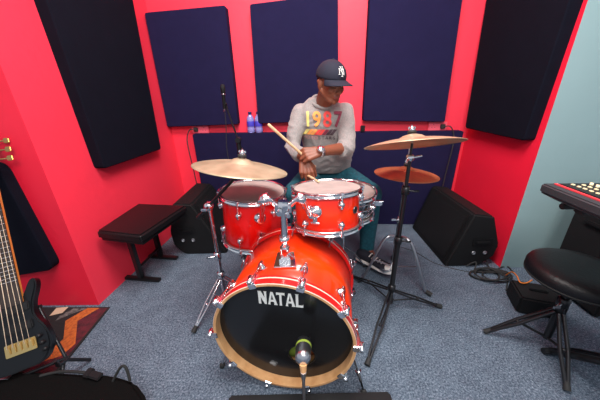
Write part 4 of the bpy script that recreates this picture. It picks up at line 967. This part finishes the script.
# front print, wrapped onto the cloth
def bold(vs, fs, e):
    V_ = []; F_ = []
    for dx, dy in ((0, 0), (e, 0), (-e, 0), (0, e), (0, -e), (e*.7, e*.7), (-e*.7, -e*.7), (e*.7, -e*.7), (-e*.7, e*.7)):
        o = len(V_); V_ += [V((v.x+dx, v.y+dy, len(V_)/max(1, len(vs))*.0004)) for v in vs]; F_ += [tuple(i+o for i in f) for f in fs]
    return V_, F_
bv = BVHTree.FromPolygons([tuple(v) for v in sm.v], sm.f)
def wrap(vs, fs, name, m, org, xd_, zd_, sub=.0042, lift=.005):
    bm = bmesh.new(); vv = [bm.verts.new(v) for v in vs]
    for f in fs:
        try: bm.faces.new([vv[i] for i in f])
        except Exception: pass
    bmesh.ops.triangulate(bm, faces=list(bm.faces))
    for _ in range(3):
        es = [e for e in bm.edges if e.calc_length() > sub]
        if es: bmesh.ops.subdivide_edges(bm, edges=es, cuts=1); bmesh.ops.triangulate(bm, faces=list(bm.faces))
    out = MB(); ok = {}
    for i, v in enumerate(bm.verts):
        p = org+xd_*v.co.x+zd_*v.co.y+V((0, -.25, 0)); hit = bv.ray_cast(p, V((0, 1, 0)))
        v.co = (hit[0]+V((0, -lift-v.co.z, 0))) if hit[0] is not None else p+V((0, .13, 0))
    out.addbm(bm); o = out.build(name, m, swo); return o
PO = V((0.1438, 1.7, 1.036)); pxd = V((.995, -.0, -.02)).normalized(); pzd = V((-.02, 0, 1))
I4 = Matrix()
for i, (ch, mk) in enumerate(zip('1987', 'yorm')):
    vs, fs = bold(*text_mesh(ch, .128, I4, 0), .0035); wrap([V((v.x*.84-.092+.066*i+(.010 if i == 0 else 0), v.y+.002, v.z)) for v in vs], fs, 'printed_numeral', M['print_'+mk], PO, pxd, pzd)
for i, mk in enumerate('yoorrmdd'):
    x = -.118+.0245*i; wrap([(x, -.092, 0), (x+.022, -.092, 0), (x+.050, -.056, 0), (x+.028, -.056, 0)], [(0, 1, 2, 3)], 'printed_slash', M['print_'+mk], PO, pxd, pzd)
for i, ch in enumerate('MOTOSTARS'):
    vs, fs = text_mesh(ch, .030, I4, 0); wrap([V((v.x-.104+.0235*i, v.y-.112, 0)) for v in vs], fs, 'printed_letter', M['print_p' if i < 4 else 'print_d'], PO, pxd, pzd)
# jeans
jn_ = MB(); jn_.ball((.21, 1.955, .625), (.175, .135, .105), None, 28)
for H_, K_, A_ in ((HiR, KnR, AnR), (HiL, KnL, AnL)):
    jn_.cap(H_, H_.lerp(K_, .55), .100, .086); jn_.cap(H_.lerp(K_, .55), K_, .086, .070); jn_.cap(K_, K_.lerp(A_, .45), .068, .064); jn_.cap(K_.lerp(A_, .45), A_+V((0, 0, .0)), .064, .052)
jm = remesh(jn_, .008, 4, .5)
for i, v in enumerate(jm.v):
    k = noise.noise(V((v.x*12, v.y*12, v.z*14)))+.5*noise.noise(V((v.x*30, v.y*20, v.z*30))); jm.v[i] = v+V((noise.noise(v*9), noise.noise(v*9+V((5, 0, 0))), k))*.005
jm.build('jeans', M['jeans'], pr_)
# sneakers
def sneaker(heel, toe):
    heel = V(heel); toe = V(toe); d = (toe-heel); L = .285; d = d.normalized(); up = V((0, 0, 1)); up = (up-d*up.dot(d)).normalized(); sd = d.cross(up)
    F_ = Matrix((d, sd, up)).transposed().to_4x4(); F_.translation = heel
    secs = [(-.01, .020, .065, 0), (0, .030, .085, 0), (.03, .035, .092, 0), (.07, .034, .090, 0), (.11, .036, .074, 0), (.15, .042, .060, 0), (.20, .049, .050, 0), (.24, .047, .042, 0), (.27, .034, .034, 0), (.285, .014, .024, 0)]
    def loft(zb, zt, grow):
        vs = []; n = 16
        for x, w_, hh_, _ in secs:
            for k in range(n):
                t = 2*PI*k/n; c = math.cos(t); s = math.sin(t); ht = (hh_ if zt is None else zt)
                vs.append(F_@V((x+(grow if x > .2 else -grow if x < .01 else 0), (w_+grow)*math.copysign(abs(c)**.7, c), (zb+ht)/2+(ht-zb)/2*math.copysign(abs(s)**.7, s))))
        N = len(secs); fs = [(j*n+k, j*n+(k+1) % n, (j+1)*n+(k+1) % n, (j+1)*n+k) for j in range(N-1) for k in range(n)]
        return vs, fs+[tuple(reversed(range(n))), tuple(range((N-1)*n, N*n))]
    m = MB(); m.add(*loft(.018, None, 0)); s_ = m.build('sneaker', M['canvas'], pr_)
    m = MB(); m.add(*loft(0, .026, .004)); m.build('sole', M['shoewhite'], s_)
    m = MB(); m.ball(F_@V((.245, 0, .026)), (.045, .046, .020), F_, 20); m.build('toe_cap', M['shoewhite'], s_)
    for i in range(5):
        x = .105+.022*i; z = .084-.0085*i-.001
        MB().tube([F_@V((x, -.026, z-.012)), F_@V((x+.004, -.012, z+.001)), F_@V((x+.008, .012, z+.001)), F_@V((x+.004, .026, z-.012))], .0038, 6).build('lace', M['shoewhite'], s_)
sneaker(V((0.4328, 1.633, 0.035)), V((0.6006, 1.425, 0.065)))
sneaker((.03, 1.67, .008), (.05, 1.38, .03))
# watch
wd = (WrL-ElL).normalized(); wc = WrL-wd*.002; wf = frame(wc, wd, -pL)
m = MB(); m.ring(.0305, [(0, -.011), (.003, -.011), (.003, .011), (0, .011)], wf, 32); wt = m.build('watch', M['steel'], pr_)
m = MB(); m.lathe([(.019, 0), (.020, .004), (.018, .008), (.001, .008)], frame(wc-pL*.031, -pL), 24); m.build('watch_face', M['chrome'], wt)

# drumsticks
def drumstick(label, butt, tip):
    butt = V(butt); d = (V(tip)-butt).normalized(); L = .405; f = frame(butt, d)
    m = MB(); m.lathe([(.001, 0), (.0055, .001), (.0075, .006), (.0078, .02), (.0078, L*.72), (.0045, L-.022), (.0032, L-.014), (.0052, L-.009), (.0048, L-.003), (.001, L)], f, 16)
    tag(m.build('drumstick', M['stick']), label, 'drumstick', 'drumsticks')
gc = WrL+fL*.092+pL*.026
A0 = V((-0.1567, 1.4, 1.053)); dA = (gc-A0).normalized()
drumstick('wooden drumstick slanting up to the left from the watch-wearing hand', A0, A0+dA*.405)
gR = WrR+fR*.098+pR*.022
B1 = V((0.09828, 1.25, 0.7803)); dB = (B1-gR).normalized()
drumstick('wooden drumstick held low over the rack tom in the lower hand', B1-dB*.405, B1)

# ------------------------------------------------------------------ light
def area(name, loc, tgt, size, energy, col=(1, 1, 1), sy=None):
    l = bpy.data.lights.new(name, 'AREA'); l.energy = energy; l.color = col; l.shape = 'RECTANGLE'; l.size = size; l.size_y = sy or size
    o = bpy.data.objects.new(name, l); COL.objects.link(o); o.location = loc; d = V(tgt)-V(loc); o.rotation_euler = d.to_track_quat('-Z', 'Y').to_euler(); return o
area('overhead_light', (.10, .85, 2.95), (.20, 1.4, 0), 1.1, 78, (1, .96, .93))
area('overhead_light', (.2, -.9, 2.9), (.1, 2.2, 1.0), 1.1, 62, (1, .97, .94))  # added front fill, hung high behind the camera, no known room fitting
w_ = bpy.data.worlds.new('world'); scene.world = w_; w_.use_nodes = True; w_.node_tree.nodes['Background'].inputs[0].default_value = (.8, .88, 1, 1); w_.node_tree.nodes['Background'].inputs[1].default_value = .42
scene.view_settings.view_transform = 'Standard'; scene.view_settings.look = 'None'; scene.view_settings.gamma = 1; scene.view_settings.use_curve_mapping = False
scene.view_settings.exposure = 0.6
